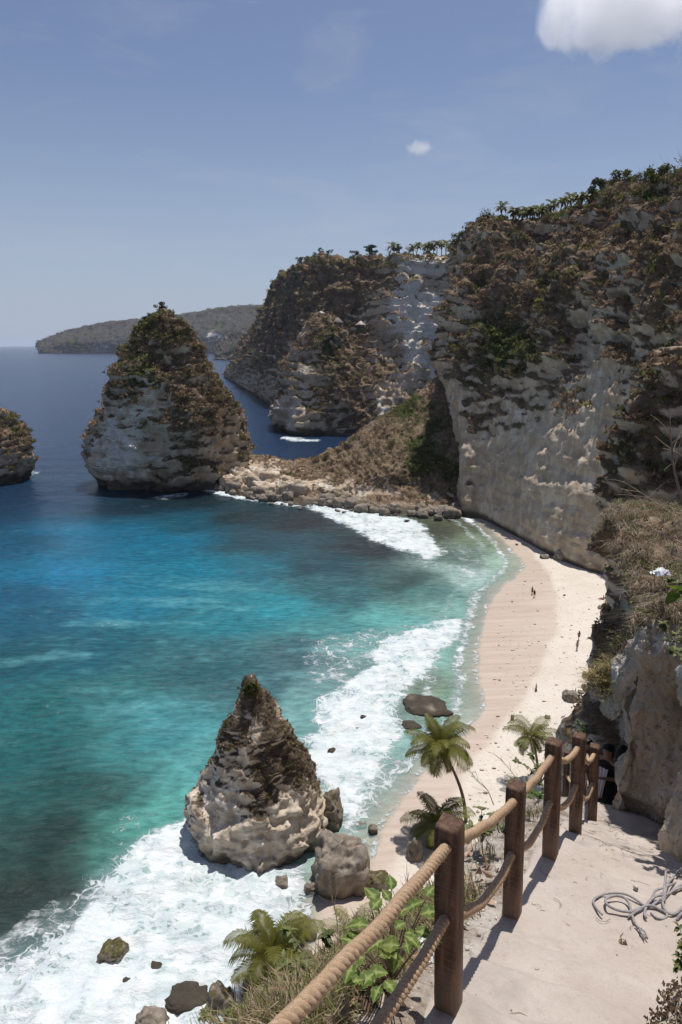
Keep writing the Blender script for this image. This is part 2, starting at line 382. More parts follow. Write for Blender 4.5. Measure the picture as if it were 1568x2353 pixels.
foam_poly([(210, 1900), (300, 1850), (400, 1840), (420, 1870), (330, 1920), (240, 1950)], .34, 3.0, 2)
for (u, v, du, dv, s_) in [(255, 1440, 45, 10, .36), (520, 1455, 120, 8, .22), (70, 1420, 90, 12, .24), (330, 1790, 50, 12, .3), (50, 1640, 30, 40, .22), (180, 1270, 60, 20, .15), (900, 1400, 100, 10, .25)]:
    foam_poly([(u - du, v), (u, v - dv), (u + du, v), (u, v + dv)], s_, 2.0, 2)
foam_poly([(455, 1120), (520, 1128), (600, 1146), (690, 1156), (690, 1166), (600, 1156), (540, 1146), (470, 1130)], .85, 1.5, 1.5)
foam_poly([(340, 1143), (440, 1131), (432, 1138), (380, 1150)], .55, 1.2, 1.0)
foam_poly([(640, 1005), (740, 1008), (735, 1016), (660, 1012)], .85, 1.5, 1.0)
foam_poly([(40, 1092), (82, 1080), (95, 1086), (50, 1100)], .5, 1.5, 1.0)
shd = seg_dist(NP2, SHORE)
shw = shd + warp2[:, 0] * 1.2 + warp[:, 0] * 1.2
inb = NP2[:, 1] < 206
wash = np.exp(-((shw + .3) / .5) ** 2) * .40 + np.exp(-((shw + 3.4 + warp[:, 1] * 1.5) / 1.0) ** 2) * .46 + np.exp(-((shw + 8 + warp[:, 1] * 2.5) / 1.4) ** 2) * .36 + .27 * sstep(-12, -1, shw) * sstep(.5, -.5, shw)
fB = fN.copy()
fN = np.maximum(fN, np.where(inb & (NP2[:, 1] > 58), wash, 0))
foam[near] = np.clip(fN, 0, 1)
alpha = np.ones(len(P2)); alpha[near] = np.where(inb, sstep(.6, -1.2, shw) * .35 + .65 * sstep(-.5, -6, shw), 1)
# water surface relief: low swell, broken water piles up in the foam bands
zz = np.zeros(len(P2))
zz[near] = .10 * fbm(NP3 * [.5, 1, 1], 3.0, 4, seed=8) + fB ** 2 * (.35 + 1.0 * fbm(NP3 * [1.3, .9, 1], 2.6, 5, .6, seed=9)) * sstep(0, -4, shw) * .9 + .12 * np.sin(NP2[:, 1] * .35 + warp[:, 0] * 3) * sstep(-5, -20, shw)
zz[near] = np.where(shw > -3, np.minimum(zz[near], .05) * sstep(0, -3, shw), zz[near]) + 0.03
shore_lift = np.clip(shd, 0, 40) * .07
zz[near] += np.where(inb & (shd > 0), np.minimum(shore_lift, .9) * 0 , 0)

t = NT('sea_water')
cA = t.attr('watercol').outputs['Color']; fA = t.attr('foam').outputs['Fac']; aA = t.attr('alpha').outputs['Fac']
p = t.pos(); pd = t.n('ShaderNodeVectorMath', operation='ADD'); t.l(p, pd.inputs[0])
nz = t.n('ShaderNodeTexNoise'); t.l(p, nz.inputs['Vector']); nz.inputs['Scale'].default_value = .55; nz.inputs['Detail'].default_value = 3
sc_ = t.n('ShaderNodeVectorMath', operation='SCALE'); t.l(nz.outputs['Color'], sc_.inputs[0]); sc_.inputs['Scale'].default_value = 2.6; t.l(sc_.outputs[0], pd.inputs[1])
pw = pd.outputs[0]
v1 = t.vor(pw, .42); v2 = t.vor(pw, 1.1)
lace = t.math('MAXIMUM', t.mapr(v1, .0, .13, 1, 0), t.math('MULTIPLY', t.mapr(v2, .0, .16, 1, 0), .8))
n1 = t.noise(pw, .5, 6, .68); n2 = t.noise(t.pos((.35, 1.3, 1), (0, 0, -.25)), .8, 6, .7, .5)
nn = t.math('ADD', t.math('MULTIPLY', n1, .55), t.math('MULTIPLY', n2, .45))
big = t.noise(pw, .16, 4, .6)
k = t.math('ADD', t.math('MULTIPLY', fA, 1.1), t.math('ADD', t.math('MULTIPLY', t.math('SUBTRACT', nn, .5), 2.6), t.math('MULTIPLY', t.math('SUBTRACT', big, .5), 1.9)))
solid = t.mapr(k, .57, 1.06, smooth=True)
lk = t.math('ADD', t.math('MULTIPLY', lace, .55), t.math('ADD', t.math('MULTIPLY', fA, .95), t.math('MULTIPLY', t.math('SUBTRACT', nn, .5), 1.2)))
lac = t.math('MULTIPLY', t.mapr(lk, .72, 1.05, smooth=True), .85)
lac = t.math('MULTIPLY', lac, t.mapr(fA, .1, .3))
F = t.math('MAXIMUM', solid, lac)
rip = t.noise(t.pos((.5, 1.2, 1), (0, 0, .2)), .9, 6, .65, .3)
swl = t.noise(t.pos((.25, 1, 1), (0, 0, .12)), .16, 4, .6)
wcol = t.mix(t.mapr(rip, .35, .65), t.mix(1, cA, (.66, .70, .72), 'MULTIPLY'), t.mix(1, cA, (1.34, 1.30, 1.27), 'MULTIPLY'))
milk = t.mix(t.math('MULTIPLY', t.mapr(fA, .25, .9), .45), wcol, (.36, .53, .53))
fcol = t.mix(t.mapr(nn, .34, .6), (.48, .58, .60), (.70, .72, .725))
base = t.mix(F, milk, fcol)
hb = t.math('ADD', t.math('MULTIPLY', rip, 1.0), t.math('ADD', t.math('MULTIPLY', swl, 2.2), t.math('MULTIPLY', F, .45)))
nrm = t.bump(hb, .5, .8)
b = t.bsdf(base, t.mapr(F, 0, 1, .22, .8), nrm, t.mapr(F, 0, 1, .30, .1), IOR=1.33)
tr = t.n('ShaderNodeBsdfTransparent'); mx = t.n('ShaderNodeMixShader')
t.setin(mx.inputs[0], t.math('MAXIMUM', aA, F)); t.l(tr.outputs[0], mx.inputs[1]); t.l(b.outputs[0], mx.inputs[2])
SEA = t.done(mx)
P3[:, 2] = zz
F_ = gridF(len(ys), len(xs))
# leave the sheet out where it would lie far under the beach
sdall = np.full(len(P2), -50.0); sdall[near] = np.where(inb, shd, -50)
keep = (sdall[F_] < 3.0).any(1)
F_ = F_[keep]
used = np.unique(F_); rm = np.full(len(P3), -1); rm[used] = np.arange(len(used))
sea = mesh('sea', P3[used], rm[F_], SEA, attrs={'foam': foam[used], 'alpha': alpha[used]}, cols={'watercol': col[used]})
tag(sea, kind='structure', label='turquoise and dark blue sea with white surf')

# ---- beach
t = NT('beach_sand')
wetA = t.attr('wet').outputs['Fac']; p = t.pos()
n1 = t.noise(p, .15, 4); n2 = t.noise(p, 2.0, 6, .7); st = t.noise(t.pos((.06, .9, 1), (0, 0, .1)), 1.0, 5, .65, .3)
foot = t.math('MULTIPLY', t.mapr(t.vor(p, 1.6, 'F1'), .15, .45), 1.2)
dry = t.mix(t.mapr(n2, .3, .7), (.585, .53, .46), (.66, .61, .54))
dry = t.mix(t.mapr(n1, .4, .65), dry, t.mix(1, dry, (.92, .90, .88), 'MULTIPLY'))
speck = t.mapr(t.noise(p, 6.0, 2), .70, .74)
dry = t.mix(t.math('MULTIPLY', speck, .25), dry, (.35, .30, .25))
wetc = t.mix(t.mapr(st, .35, .65), (.43, .345, .28), (.52, .44, .37))
base = t.mix(wetA, dry, wetc)
h = t.math('ADD', t.math('MULTIPLY', foot, .5), n2)
n = t.bump(h, .12, t.mapr(wetA, 0, 1, .8, .08))
SAND = t.done(t.bsdf(base, t.mapr(wetA, 0, 1, .9, .45), n, t.mapr(wetA, 0, 1, .1, .35)))
bx = np.arange(-30, 96, .8); by = np.arange(14, 225, .8)
BX, BY = np.meshgrid(bx, by); B2 = np.stack([BX.ravel(), BY.ravel()], 1); B3 = np.column_stack([B2, np.zeros(len(B2))])
sdB = seg_dist(B2, SHORE)
def beach_z(sd_): return np.where(sd_ > 0, .02 + np.minimum(sd_, 12) * .045 + np.maximum(sd_ - 12, 0) * .07, np.maximum(sd_ * .16, -4))
bz = beach_z(sdB) + np.where(sdB > 12, .06, .01) * fbm(B3, 2.2, 3, seed=12) + .1 * fbm(B3, 14, 2, seed=13) * sstep(4, 14, sdB)
WET = np.array([gz(*p)[:2] for p in [(1110, 1180), (1150, 1195), (1200, 1240), (1235, 1285), (1262, 1320), (1282, 1375), (1280, 1440), (1262, 1500), (1240, 1545), (1210, 1600), (1170, 1650), (1120, 1710), (1060, 1790), (1000, 1870), (940, 1950), (900, 2050), (860, 2120), (700, 2400), (300, 2400), (500, 1600), (900, 1180)]])
wv = np.column_stack([fbm(B3, 9, 3, seed=14), fbm(B3, 9, 3, seed=15)])
wet = sstep(-.7, .6, poly_sd(B2 + wv * 1.2, WET)) * (.72 + .28 * sstep(16, 3, sdB)) * (1 + .15 * wv[:, 0])
B3[:, 2] = bz
beach = mesh('beach', B3, gridF(len(by), len(bx)), SAND, attrs={'wet': np.clip(wet, 0, 1)})
tag(beach, kind='structure', label='curved pale sand beach with a darker wet band')
def beach_h(x, y):
    return float(beach_z(seg_dist(np.array([[x, y]]), SHORE))[0])
def on_beach(u, v):
    z = 0
    for _ in range(8):
        p = gz(u, v, z); z = beach_h(p[0], p[1])
    return gz(u, v, z)

# ================================================================== CLIFFS
def blobs(u, v, L):
    s = 0
    for (u0, v0, ru, rv, wt) in L: s = s + wt * np.exp(-((u - u0) / ru) ** 2 - ((v - v0) / rv) ** 2)
    return s
SURF = {}                                                # kept for scattering the scrub
def cliff(name, ctrl, n, m, mat, disp, vegL, paleL, greenL, vegbase, palebase, greenbase, nsize, label, wetz=1.5):
    A = crom(np.asarray(ctrl, float), n)                 # ctrl: rows (height) x cols x 3
    G = crom(A.transpose(1, 0, 2), m).transpose(1, 0, 2)
    N = gnormals(G)
    G = disp(G, N)
    N = gnormals(G)
    u, v = proj(G)
    nz = fbm(G, nsize, 4, .55, seed=21)
    nz3 = fbm(G * [1, 1, 2.2], nsize * .45, 3, .6, seed=22)
    slope = N[..., 2]
    veg = np.clip(vegbase + blobs(u, v, vegL) + nz * .55 + nz3 * .4 + (slope - .35) * .8, 0, 1)
    pale = np.clip(palebase + blobs(u, v, paleL) + fbm(G * [1, 1, .5], nsize * .8, 3, seed=23) * .35, 0, 1)
    green = np.clip(greenbase + blobs(u, v, greenL) + fbm(G, nsize * 1.4, 3, seed=24) * .6, 0, 1)
    # scrub mounds stand out from the rock
    m_ = sstep(.4, .6, veg)[..., None]
    G = G + N * m_ * (billow(G, nsize * .22, 3, seed=25)[..., None] - .35) * nsize * .10
    wet = sstep(wetz + .8, wetz - .8, G[..., 2] + nz * 1.2)
    o = mesh(name, G, gridF(n, m), mat, attrs={'veg': veg * (1 - wet), 'pale': pale, 'green': green, 'wet': wet * .9})
    tag(o, label=label, kind='structure')
    SURF[label] = (G, gnormals(G), veg * (G[..., 2] > 2.5), green)
    return o
def profile(base, top, rows):
    """rows: list of (height fraction, setback fraction) -> control rows"""
    base = np.asarray(base, float); top = np.asarray(top, float); out = []
    for h, s in rows:
        r = base + (top - base) * s; r[:, 2] = base[:, 2] + (top[:, 2] - base[:, 2]) * h; out.append(r)
    return out

# --- main cliff round the beach
tops = [at(1045, 590, 275), at(1060, 563, 265), at(1150, 522, 252), at(1250, 508, 238), at(1340, 490, 225), at(1420, 458, 212), at(1500, 428, 196), at(1568, 412, 181), at(1650, 400, 164), at(1760, 390, 145), at(1900, 385, 122), at(2200, 380, 95)]
base = [gz(1020, 1000, 0), gz(1052, 1168, 1.0), gz(1110, 1185, 1.2), gz(1190, 1222, 1.6), gz(1270, 1262, 2), gz(1340, 1290, 2.2), gz(1392, 1310, 2.4), gz(1425, 1345, 2.6), gz(1445, 1400, 3), gz(1462, 1475, 3), gz(1478, 1560, 3), gz(1500, 1660, 3)]
base[0] = np.array([46, 262, 0.])
base += [np.array([46, 60, 3.]), np.array([43, 28, 3.]), np.array([42, -40, 3.])]; tops += [np.array([104, 62, 88.]), np.array([98, 20, 88.]), np.array([96, -50, 88.])]
tops[10] = np.array([91, 140, 86.]); tops[11] = np.array([98, 100, 88.])
rows = [(-.06, 0), (0, 0), (.12, .05), (.25, .13), (.37, .22), (.47, .31), (.56, .41), (.66, .49), (.76, .58), (.86, .76), (.94, .9), (1, 1)]
ctrl = profile(base, tops, rows)
for r_, dx in zip(ctrl[3:11], (-.5, -2, -4.5, -6.5, -6, -5, -3, -1)):
    for c_, k_ in ((0, .7), (1, 1), (2, .45)): r_[c_, 0] += dx * k_; r_[c_, 1] -= dx * k_ * .2
tp = ctrl[-1]; off = np.array([[.75, .55, 0]] * 12 + [[1, .2, 0], [1, 0, 0], [1, 0, 0]])
ctrl += [tp + off * 18 + [0, 0, 1.5], tp + off * 60 + [0, 0, 4], tp + off * 130 + [0, 0, 2]]
def disp_main(G, N):
    z = G[..., 2]; up = sstep(34, 50, z + 8 * fbm(G, 40, 2, seed=30))
    plan = G * [1, 1, .18]
    d = fbm(plan, 22, 4, .5, seed=31) * (2.0 + 6.5 * up)             # gullies and spurs
    d = d + fbm(G * [1, 1, 2.5], 9, 4, .55, seed=32) * (1.3 + 1.6 * up) + np.maximum(0, fbm(G * [1, 1, .4], 11, 4, .6, seed=36) - .22) * 2.2 * (1 - up) + (ledges(G, 2.6, 48, .8) - .4) * .55 * (1 - up) * sstep(0, .4, fbm(G, 17, 2, seed=49))
    st = fbm(np.stack([G[..., 0] * .04, G[..., 1] * .04, z], -1), 4.5, 3, .6, seed=33)
    d = d + st * (.35 + 1.1 * up) + fbm(G, 2.4, 3, .6, seed=34) * (.22 + .5 * up)
    d = d + (1 - up) * .5 * fbm(G * [1, 1, .12], 4, 3, seed=35)
    msk = sstep(-.25, .35, fbm(G, 26, 3, seed=37))
    d = d + (ledges(G, 4.2, 38, .6) - .4) * (.25 + 2.0 * up * msk) + cells(G * [1, 1, .8], 8.5, 3) * (.35 + .95 * up) + cells(G, 3.2, 4) * (.16 + .35 * up)
    edge = sstep(0, 3, z)
    G = G + N * (d * edge)[..., None]
    return G
mainc = cliff('cliff', ctrl, 300, 500, ROCK, disp_main,
    [(1250, 620, 260, 110, .35), (1130, 790, 90, 110, .35), (1200, 760, 110, 110, .3), (1450, 600, 120, 120, .25), (1520, 700, 60, 200, .5), (1080, 960, 60, 40, .2), (1150, 1010, 50, 40, .35), (1300, 1120, 220, 90, -.8), (1240, 900, 130, 70, -.1), (1380, 880, 60, 200, -.45), (1330, 700, 25, 90, -.3), (1250, 1020, 200, 60, -.55), (1060, 1060, 60, 60, -.3), (1050, 690, 30, 80, -.3), (1230, 640, 60, 22, -.4), (1260, 1230, 300, 60, -.8), (1425, 640, 22, 40, -.5)],
    [(1340, 700, 18, 90, .4), (1390, 900, 25, 120, .35), (1060, 680, 30, 40, .3), (1180, 930, 60, 40, .25), (1160, 1080, 60, 25, .25), (1270, 1090, 30, 60, .15), (1390, 640, 14, 60, .35), (1030, 960, 15, 60, .3)],
    [(1130, 760, 70, 90, .35), (1200, 790, 60, 50, .4), (1110, 840, 50, 50, .4), (1480, 450, 100, 25, .35), (1160, 545, 60, 15, .3), (1120, 1010, 30, 30, .3), (1060, 590, 30, 30, .3), (1560, 880, 30, 90, .3)],
    .56, .10, .16, 12.0, 'tall limestone cliff with scrub above bare grey rock behind the beach')

# --- middle headland
hb = [(515, 866), (540, 880), (560, 893), (590, 910), (612, 924), (640, 938), (680, 956), (760, 966), (850, 975), (930, 970), (1000, 962), (1090, 955), (1200, 950)]
base = [gz(u, v, 0) for u, v in hb]
tY = [1140, 1010, 900, 760, 670, 600, 545, 520, 515, 520, 525, 520, 510]
tuv = [(528, 838), (552, 798), (580, 752), (612, 706), (640, 660), (668, 625), (695, 607), (765, 605), (835, 599), (935, 590), (1020, 592), (1090, 590), (1180, 590)]
tops = [at(u, v, Y) for (u, v), Y in zip(tuv, tY)]
rows = [(-.05, 0), (0, 0), (.12, .02), (.26, .06), (.4, .12), (.5, .25), (.58, .42), (.68, .5), (.78, .62), (.9, .82), (1, 1)]
ctrl = profile(base, tops, rows)
for r_, (h_0, _), s_l in zip(ctrl, rows, (0, 0, .10, .26, .42, .52, .60, .68, .77, .9, 1)):
    for c_, k_ in ((7, .4), (8, 1), (9, 1), (10, 1), (11, .6)): r_[c_, :2] = r_[c_, :2] * (1 - k_) + k_ * (base[c_] + (tops[c_] - base[c_]) * s_l)[:2]
tp = ctrl[-1]; dv = np.array([[.55, .85, 0]] * 13)
ctrl += [tp + dv * 30 + [0, 0, 2], tp + dv * 110 + [0, 0, 4], tp + dv * 260 + [0, 0, -20]]
def disp_head(G, N):
    z = G[..., 2]
    d = fbm(G * [1, 1, .25], 45, 4, .5, seed=41) * 7 + fbm(G * [1, 1, 2], 16, 4, .55, seed=42) * 3.5
    d = d + (ledges(G, 5.5, 43, .25) - .4) * 2.0 + fbm(G * [1, 1, .3], 10, 4, .6, seed=47) * 1.6 + fbm(G, 5, 3, seed=44) * 1.1 + cells(G, 14, 5) * 2.0 + cells(G, 6, 6) * .8
    return G + N * (d * sstep(0, 6, z))[..., None]
cliff('cliff', ctrl, 190, 420, FAR, disp_head,
    [(800, 650, 160, 60, .5), (680, 700, 80, 60, .4), (950, 720, 80, 90, -.55), (920, 900, 90, 90, -.45), (975, 608, 45, 22, -.9), (590, 800, 90, 110, .45), (650, 740, 80, 90, .35), (740, 640, 130, 45, .35), (1000, 660, 40, 60, -.5), (780, 800, 60, 120, .4), (880, 860, 24, 22, .9), (1010, 640, 20, 20, .5), (570, 880, 60, 25, -.4)],
    [(975, 608, 45, 20, .9), (960, 720, 85, 90, .58), (990, 790, 50, 60, .45), (930, 880, 70, 60, .22), (900, 960, 70, 30, .4), (700, 790, 20, 60, .2)],
    [(1040, 600, 20, 20, .5), (880, 860, 24, 24, .5), (900, 705, 20, 15, .5), (770, 760, 40, 50, .25)],
    .56, .22, .10, 22.0, 'scrub topped headland with white scree face beyond the saddle', 2.0)

# --- far headlands
def ridge(name, prof, Y0, label, depth, seed, vegb=.62):
    """prof: (u, v_top, v_base)"""
    B, T = [], []
    for u, vt, vb in prof:
        T.append(at(u, vt, Y0 + depth * .5)); b = at(u, 800, Y0); b[2] = 0; B.append(b)
    B = np.array(B); T = np.array(T)
    ctrl = profile(B, T, [(-.06, 0), (0, 0), (.25, .04), (.45, .12), (.6, .35), (.85, .75), (1, 1)])
    ctrl += [T + [0, depth * .3, 3], T + [0, depth, -T[:, 2].mean() * .3], T * [1, 1, 0] + [0, depth * 1.8, -5]]
    def dsp(G, N):
        d = fbm(G * [1, 1, .3], 120, 4, .55, seed=seed) * 34 + fbm(G * [1, 1, 2], 40, 3, seed=seed + 1) * 12
        return G + N * (d * sstep(0, 20, G[..., 2]))[..., None] * [1, 1, .45]
    return cliff(name, ctrl, 90, 260, FAR2, dsp, [(490, 770, 40, 18, -.5)], [(490, 770, 40, 18, .5)], [], vegb, .08, .25, 110, label, 5)
FAR2 = rock_mat('distant_cliff', .06, grey=(.13, .125, .125), light=(.22, .21, .205), bumpd=4, dead=(.050, .045, .040), dark=(.028, .028, .028), olive=(.045, .052, .032))
ridge('headland', [(88, 798, 803), (96, 784, 803), (150, 762, 803), (240, 743, 804), (320, 733, 805), (420, 724, 806), (520, 708, 806), (600, 703, 806), (700, 700, 806), (900, 700, 806)], 4600, 'long low hazy headland on the horizon', 900, 51)
ridge('headland', [(492, 806, 812), (510, 787, 812), (540, 768, 812), (580, 752, 812), (640, 735, 812), (720, 730, 812), (900, 730, 812)], 2500, 'dark hazy point just left of the middle headland', 600, 55, .5)

# --- saddle of scrub and rubble between the big stack and the cliff
wl = [(462, 1112), (520, 1132), (600, 1150), (680, 1160), (760, 1166), (840, 1176), (900, 1182), (980, 1186), (1050, 1184), (1100, 1190)]
cr = [(462, 1085, 264), (505, 1066, 262), (560, 1056, 260), (610, 1056, 258), (660, 1066, 256), (730, 1052, 254), (800, 1010, 255), (880, 955, 256), (960, 905, 258), (1010, 860, 262)]
W0 = np.array([gz(u, v, 0) for u, v in wl]); C0 = np.array([at(*c) for c in cr])
rows = []
for h, s in [(-.15, -.05), (0, 0), (.12, .18), (.26, .30), (.45, .36), (.56, .5), (.76, .74), (1, 1)]:
    r = W0 + (C0 - W0) * s; r[:, 2] = np.maximum((C0[:, 2]) * h, -3 if h < 0 else 0); rows.append(r)
bk = C0.copy(); bk[:, 1] += 9; bk[:, 2] *= .82; rows.append(bk)
bk = C0.copy(); bk[:, 1] += 26; bk[:, 2] *= .35; rows.append(bk)
bk = C0.copy(); bk[:, 1] += 42; bk[:, 2] = -3; rows.append(bk)
def disp_saddle(G, N):
    z = G[..., 2]
    d = fbm(G, 9, 4, .6, seed=61) * 1.8 + fbm(G, 3, 4, .6, seed=62) * 1.0 + np.abs(noise(G / 2.2)) * 1.0
    sm = sstep(16, 24, z)
    return G + N * (d * (1 - .65 * sm) * sstep(-2, 2, z))[..., None]
cliff('ridge', rows, 150, 330, ROCK, disp_saddle,
    [(850, 1040, 160, 60, .6), (980, 980, 90, 110, .6), (960, 1100, 90, 50, .25), (560, 1080, 90, 30, -.7), (700, 1110, 120, 25, -.4), (860, 1130, 160, 22, -.5), (1010, 1150, 40, 25, -.2), (560, 1110, 60, 30, -.5)],
    [(560, 1080, 70, 26, .35), (640, 1085, 40, 30, .4), (760, 1110, 80, 20, .3), (870, 1120, 60, 25, .3)],
    [(985, 1040, 55, 90, .8), (740, 1055, 40, 8, .5), (930, 930, 60, 40, .55), (960, 1070, 25, 30, .5), (745, 1100, 14, 14, .4), (1030, 1140, 30, 20, .5)],
    .50, .12, .10, 7.0, 'scrubby saddle with pale broken rock foot joining stack and cliff', 2.0)

# ================================================================== SEA STACKS AND BOULDERS
def stack(name, Y, prof, ratio, n, m, mat, amp, size, label, cat, vegL=(), paleL=(), greenL=(), vegbase=.4, palebase=.15, greenbase=.2,
          notch=0., wetz=1.2, group=None, power=2.3, lean=0., scrub=True, bury=2.5, kind=None, strata=1.):
    """rock built on its outline (v, u_left, u_right) at ground distance Y: its own width, depth and relief"""
    pr = []
    for v, a, b_ in prof:
        L = at(a, v, Y); Rr = at(b_, v, Y); pr.append(((L[0] + Rr[0]) / 2, (Rr[0] - L[0]) / 2, L[2]))
    pr = np.array(sorted(pr, key=lambda q: q[2]))
    pr = np.concatenate([[[pr[0][0], pr[0][1] * .98, pr[0][2] - bury]], pr])
    ar = np.concatenate([[0], np.cumsum(np.hypot(np.diff(pr[:, 2]), np.diff(pr[:, 1])))])
    tt = np.linspace(0, ar[-1], n)
    cx = np.interp(tt, ar, pr[:, 0]); rx = np.interp(tt, ar, pr[:, 1]); z = np.interp(tt, ar, pr[:, 2])
    if n > 12:
        for _ in range(2):
            for a in (cx, rx, z): a[1:-1] = (a[:-2] + 2 * a[1:-1] + a[2:]) / 4
    th = np.linspace(0, 2 * np.pi, m, endpoint=False)
    c, s_ = np.cos(th), np.sin(th)
    sup = (np.abs(c) ** power + np.abs(s_) ** power) ** (-1 / power)
    h = (z - z.min()) / (z.max() - z.min())
    ry = rx * ratio
    G = np.stack([cx[:, None] + rx[:, None] * (sup * c)[None], Y + lean * (h[:, None] - .3) + ry[:, None] * (sup * s_)[None], np.repeat(z[:, None], m, 1)], -1)
    cen = np.stack([cx, np.full(n, Y), z], -1)[:, None]
    rad = G - cen; rad[..., 2] = 0
    rl = np.linalg.norm(rad, axis=-1, keepdims=True); rn = rad / np.maximum(rl, 1e-6)
    rn = rn + [0, 0, .25]; 
    d = fbm(G * [1, 1, .7], size, 4, .5, seed=71) * amp + fbm(G * [1, 1, 1.6], size * .33, 4, .6, seed=72) * amp * .45
    st = fbm(np.stack([G[..., 0] * .05, G[..., 1] * .05, G[..., 2]], -1), size * .16, 3, .6, seed=73)
    d = d + st * amp * .28 * strata - np.maximum(0, fbm(G, size * .5, 3, seed=74) - .1) * amp * .7
    d = d + fbm(G, size * .12, 3, .6, seed=76) * amp * .16
    d = d + cells(G * [1, 1, .75], size * .5, 7, 1.5) * amp * .55 + cells(G, size * .16, 8) * amp * .24 + (ledges(G, size * .15, 79, .8) - .4) * amp * .45 * strata
    mn = np.pad(d.mean(1), 14, mode='edge'); mn = np.convolve(mn, np.hanning(31)[1:-1] / np.hanning(31).sum(), 'valid')[:n]
    d = d - mn[:, None] - amp * .12
    w_ = np.minimum(1, rl[..., 0] / (amp * 2.6 + 1e-6))
    if notch: d = d - notch * sstep(wetz + notch * 1.5, wetz - .6, G[..., 2] + fbm(G * [1, 1, .2], size * .4, 3, seed=70) * wetz * .9)
    G = G + rn * (d * w_)[..., None]
    N = gnormals(G, True)
    u, v = proj(G)
    nz = fbm(G, size * .5, 4, .55, seed=75); nz3 = fbm(G, size * .2, 3, .6, seed=77)
    veg = np.clip(vegbase + blobs(u, v, vegL) + nz * .5 + nz3 * .35 + (N[..., 2] - .3) * .7, 0, 1)
    pale = np.clip(palebase + blobs(u, v, paleL) + nz3 * .4, 0, 1)
    green = np.clip(greenbase + blobs(u, v, greenL) + fbm(G, size * .7, 3, seed=78) * .5, 0, 1)
    wet = sstep(wetz + .9, wetz - .9, G[..., 2] + nz * 1.3 * wetz * .7 + nz3 * wetz * .5)  # wet foot, coloured near black to deepen the shade in the notch
    mm = sstep(.42, .6, veg)[..., None]
    G = G + rn * mm * (billow(G, size * .10, 3, seed=79)[..., None] - .55) * size * .035 * w_[..., None]
    V = np.concatenate([G.reshape(-1, 3), [G[-1].mean(0) + [0, 0, amp * .1]]])
    k = (n - 1) * m; cap = np.array([[k + j, k + (j + 1) % m, n * m] for j in range(m)])
    at_ = {a: np.append(b_.ravel(), b_[-1].mean()) for a, b_ in (('veg', veg * (1 - wet)), ('pale', pale), ('green', green), ('wet', wet * .9))}
    o = mesh(name, V, [gridF(n, m, True), cap], mat, attrs=at_)
    tag(o, label, cat, group, kind)
    if scrub: SURF[label] = (np.concatenate([G, G[:, :1]], 1), np.concatenate([N, N[:, :1]], 1), np.concatenate([veg, veg[:, :1]], 1) * (np.concatenate([G, G[:, :1]], 1)[..., 2] > wetz + 1), np.concatenate([green, green[:, :1]], 1))
    return o
stack('sea_stack', 252, [(1108, 216, 556), (1080, 210, 564), (1050, 207, 569), (1010, 203, 569), (965, 211, 562), (925, 230, 542), (890, 243, 514), (855, 252, 500), (825, 284, 480), (790, 304, 466), (765, 318, 444), (740, 336, 424), (722, 352, 402), (708, 364, 378)],
      .72, 190, 360, ROCK, 3.0, 22, 'tall pointed sea stack with a scrub covered crown', 'sea stack',
      [(380, 740, 90, 60, .5), (430, 880, 70, 130, .35), (340, 780, 50, 70, .4), (480, 960, 60, 60, .2), (260, 1040, 60, 60, -.5), (340, 920, 40, 50, -.4), (320, 1040, 80, 40, -.5), (520, 1010, 50, 40, -.35), (440, 1050, 40, 50, .35), (310, 880, 40, 30, .2)],
      [(260, 1020, 50, 80, .45), (330, 960, 40, 70, .4), (330, 1060, 90, 30, .4), (400, 850, 30, 40, .35)],
      [(330, 770, 60, 60, .5), (430, 800, 60, 60, .25), (400, 1040, 40, 40, .35), (300, 850, 40, 40, .3)], .48, .2, .16, notch=3.0, wetz=3.4, lean=3, power=2.0, strata=.6)
stack('sea_stack', 258, [(1108, -150, 72), (1085, -155, 78), (1050, -150, 74), (1020, -140, 66), (990, -125, 50), (965, -110, 30), (945, -100, 8), (930, -90, -20), (915, -70, -45)],
      .8, 80, 180, ROCK, 2.4, 16, 'dark scrubby sea stack cut off by the left edge', 'sea stack', [(20, 1000, 60, 60, .3)], [], [(40, 1000, 30, 30, .4)], .55, .05, .22, notch=2.5, wetz=4.0)
stack('sea_stack', 62.5, [(1907, 434, 752), (1885, 431, 752), (1860, 432, 748), (1835, 440, 740), (1800, 462, 730), (1770, 478, 716), (1740, 490, 700), (1710, 500, 682), (1685, 510, 668), (1660, 524, 648), (1640, 538, 632), (1620, 546, 618), (1600, 552, 604), (1585, 558, 594), (1575, 566, 585)],
      .80, 190, 340, STACKM, .85, 7.0, 'cone shaped grey rock standing in surf at the beach edge', 'sea stack',
      [(575, 1600, 40, 40, .5), (650, 1720, 55, 60, .55), (610, 1780, 28, 70, .5), (590, 1850, 30, 40, .4), (530, 1690, 35, 40, .45), (510, 1860, 70, 90, -.5), (680, 1860, 60, 60, -.45), (560, 1950, 120, 50, -.7), (690, 1790, 40, 40, .3), (590, 1690, 14, 40, -.35)],
      [(500, 1840, 60, 60, .35), (620, 1900, 110, 60, .2), (590, 1700, 15, 50, .25), (690, 1880, 40, 40, .2)],
      [(577, 1580, 20, 18, .9), (600, 1770, 20, 40, .4), (490, 1720, 20, 20, .3), (530, 1640, 20, 20, .3)], .34, .15, .12, notch=.5, wetz=1.0, lean=1.9, bury=1.5, power=2.0, strata=.45)
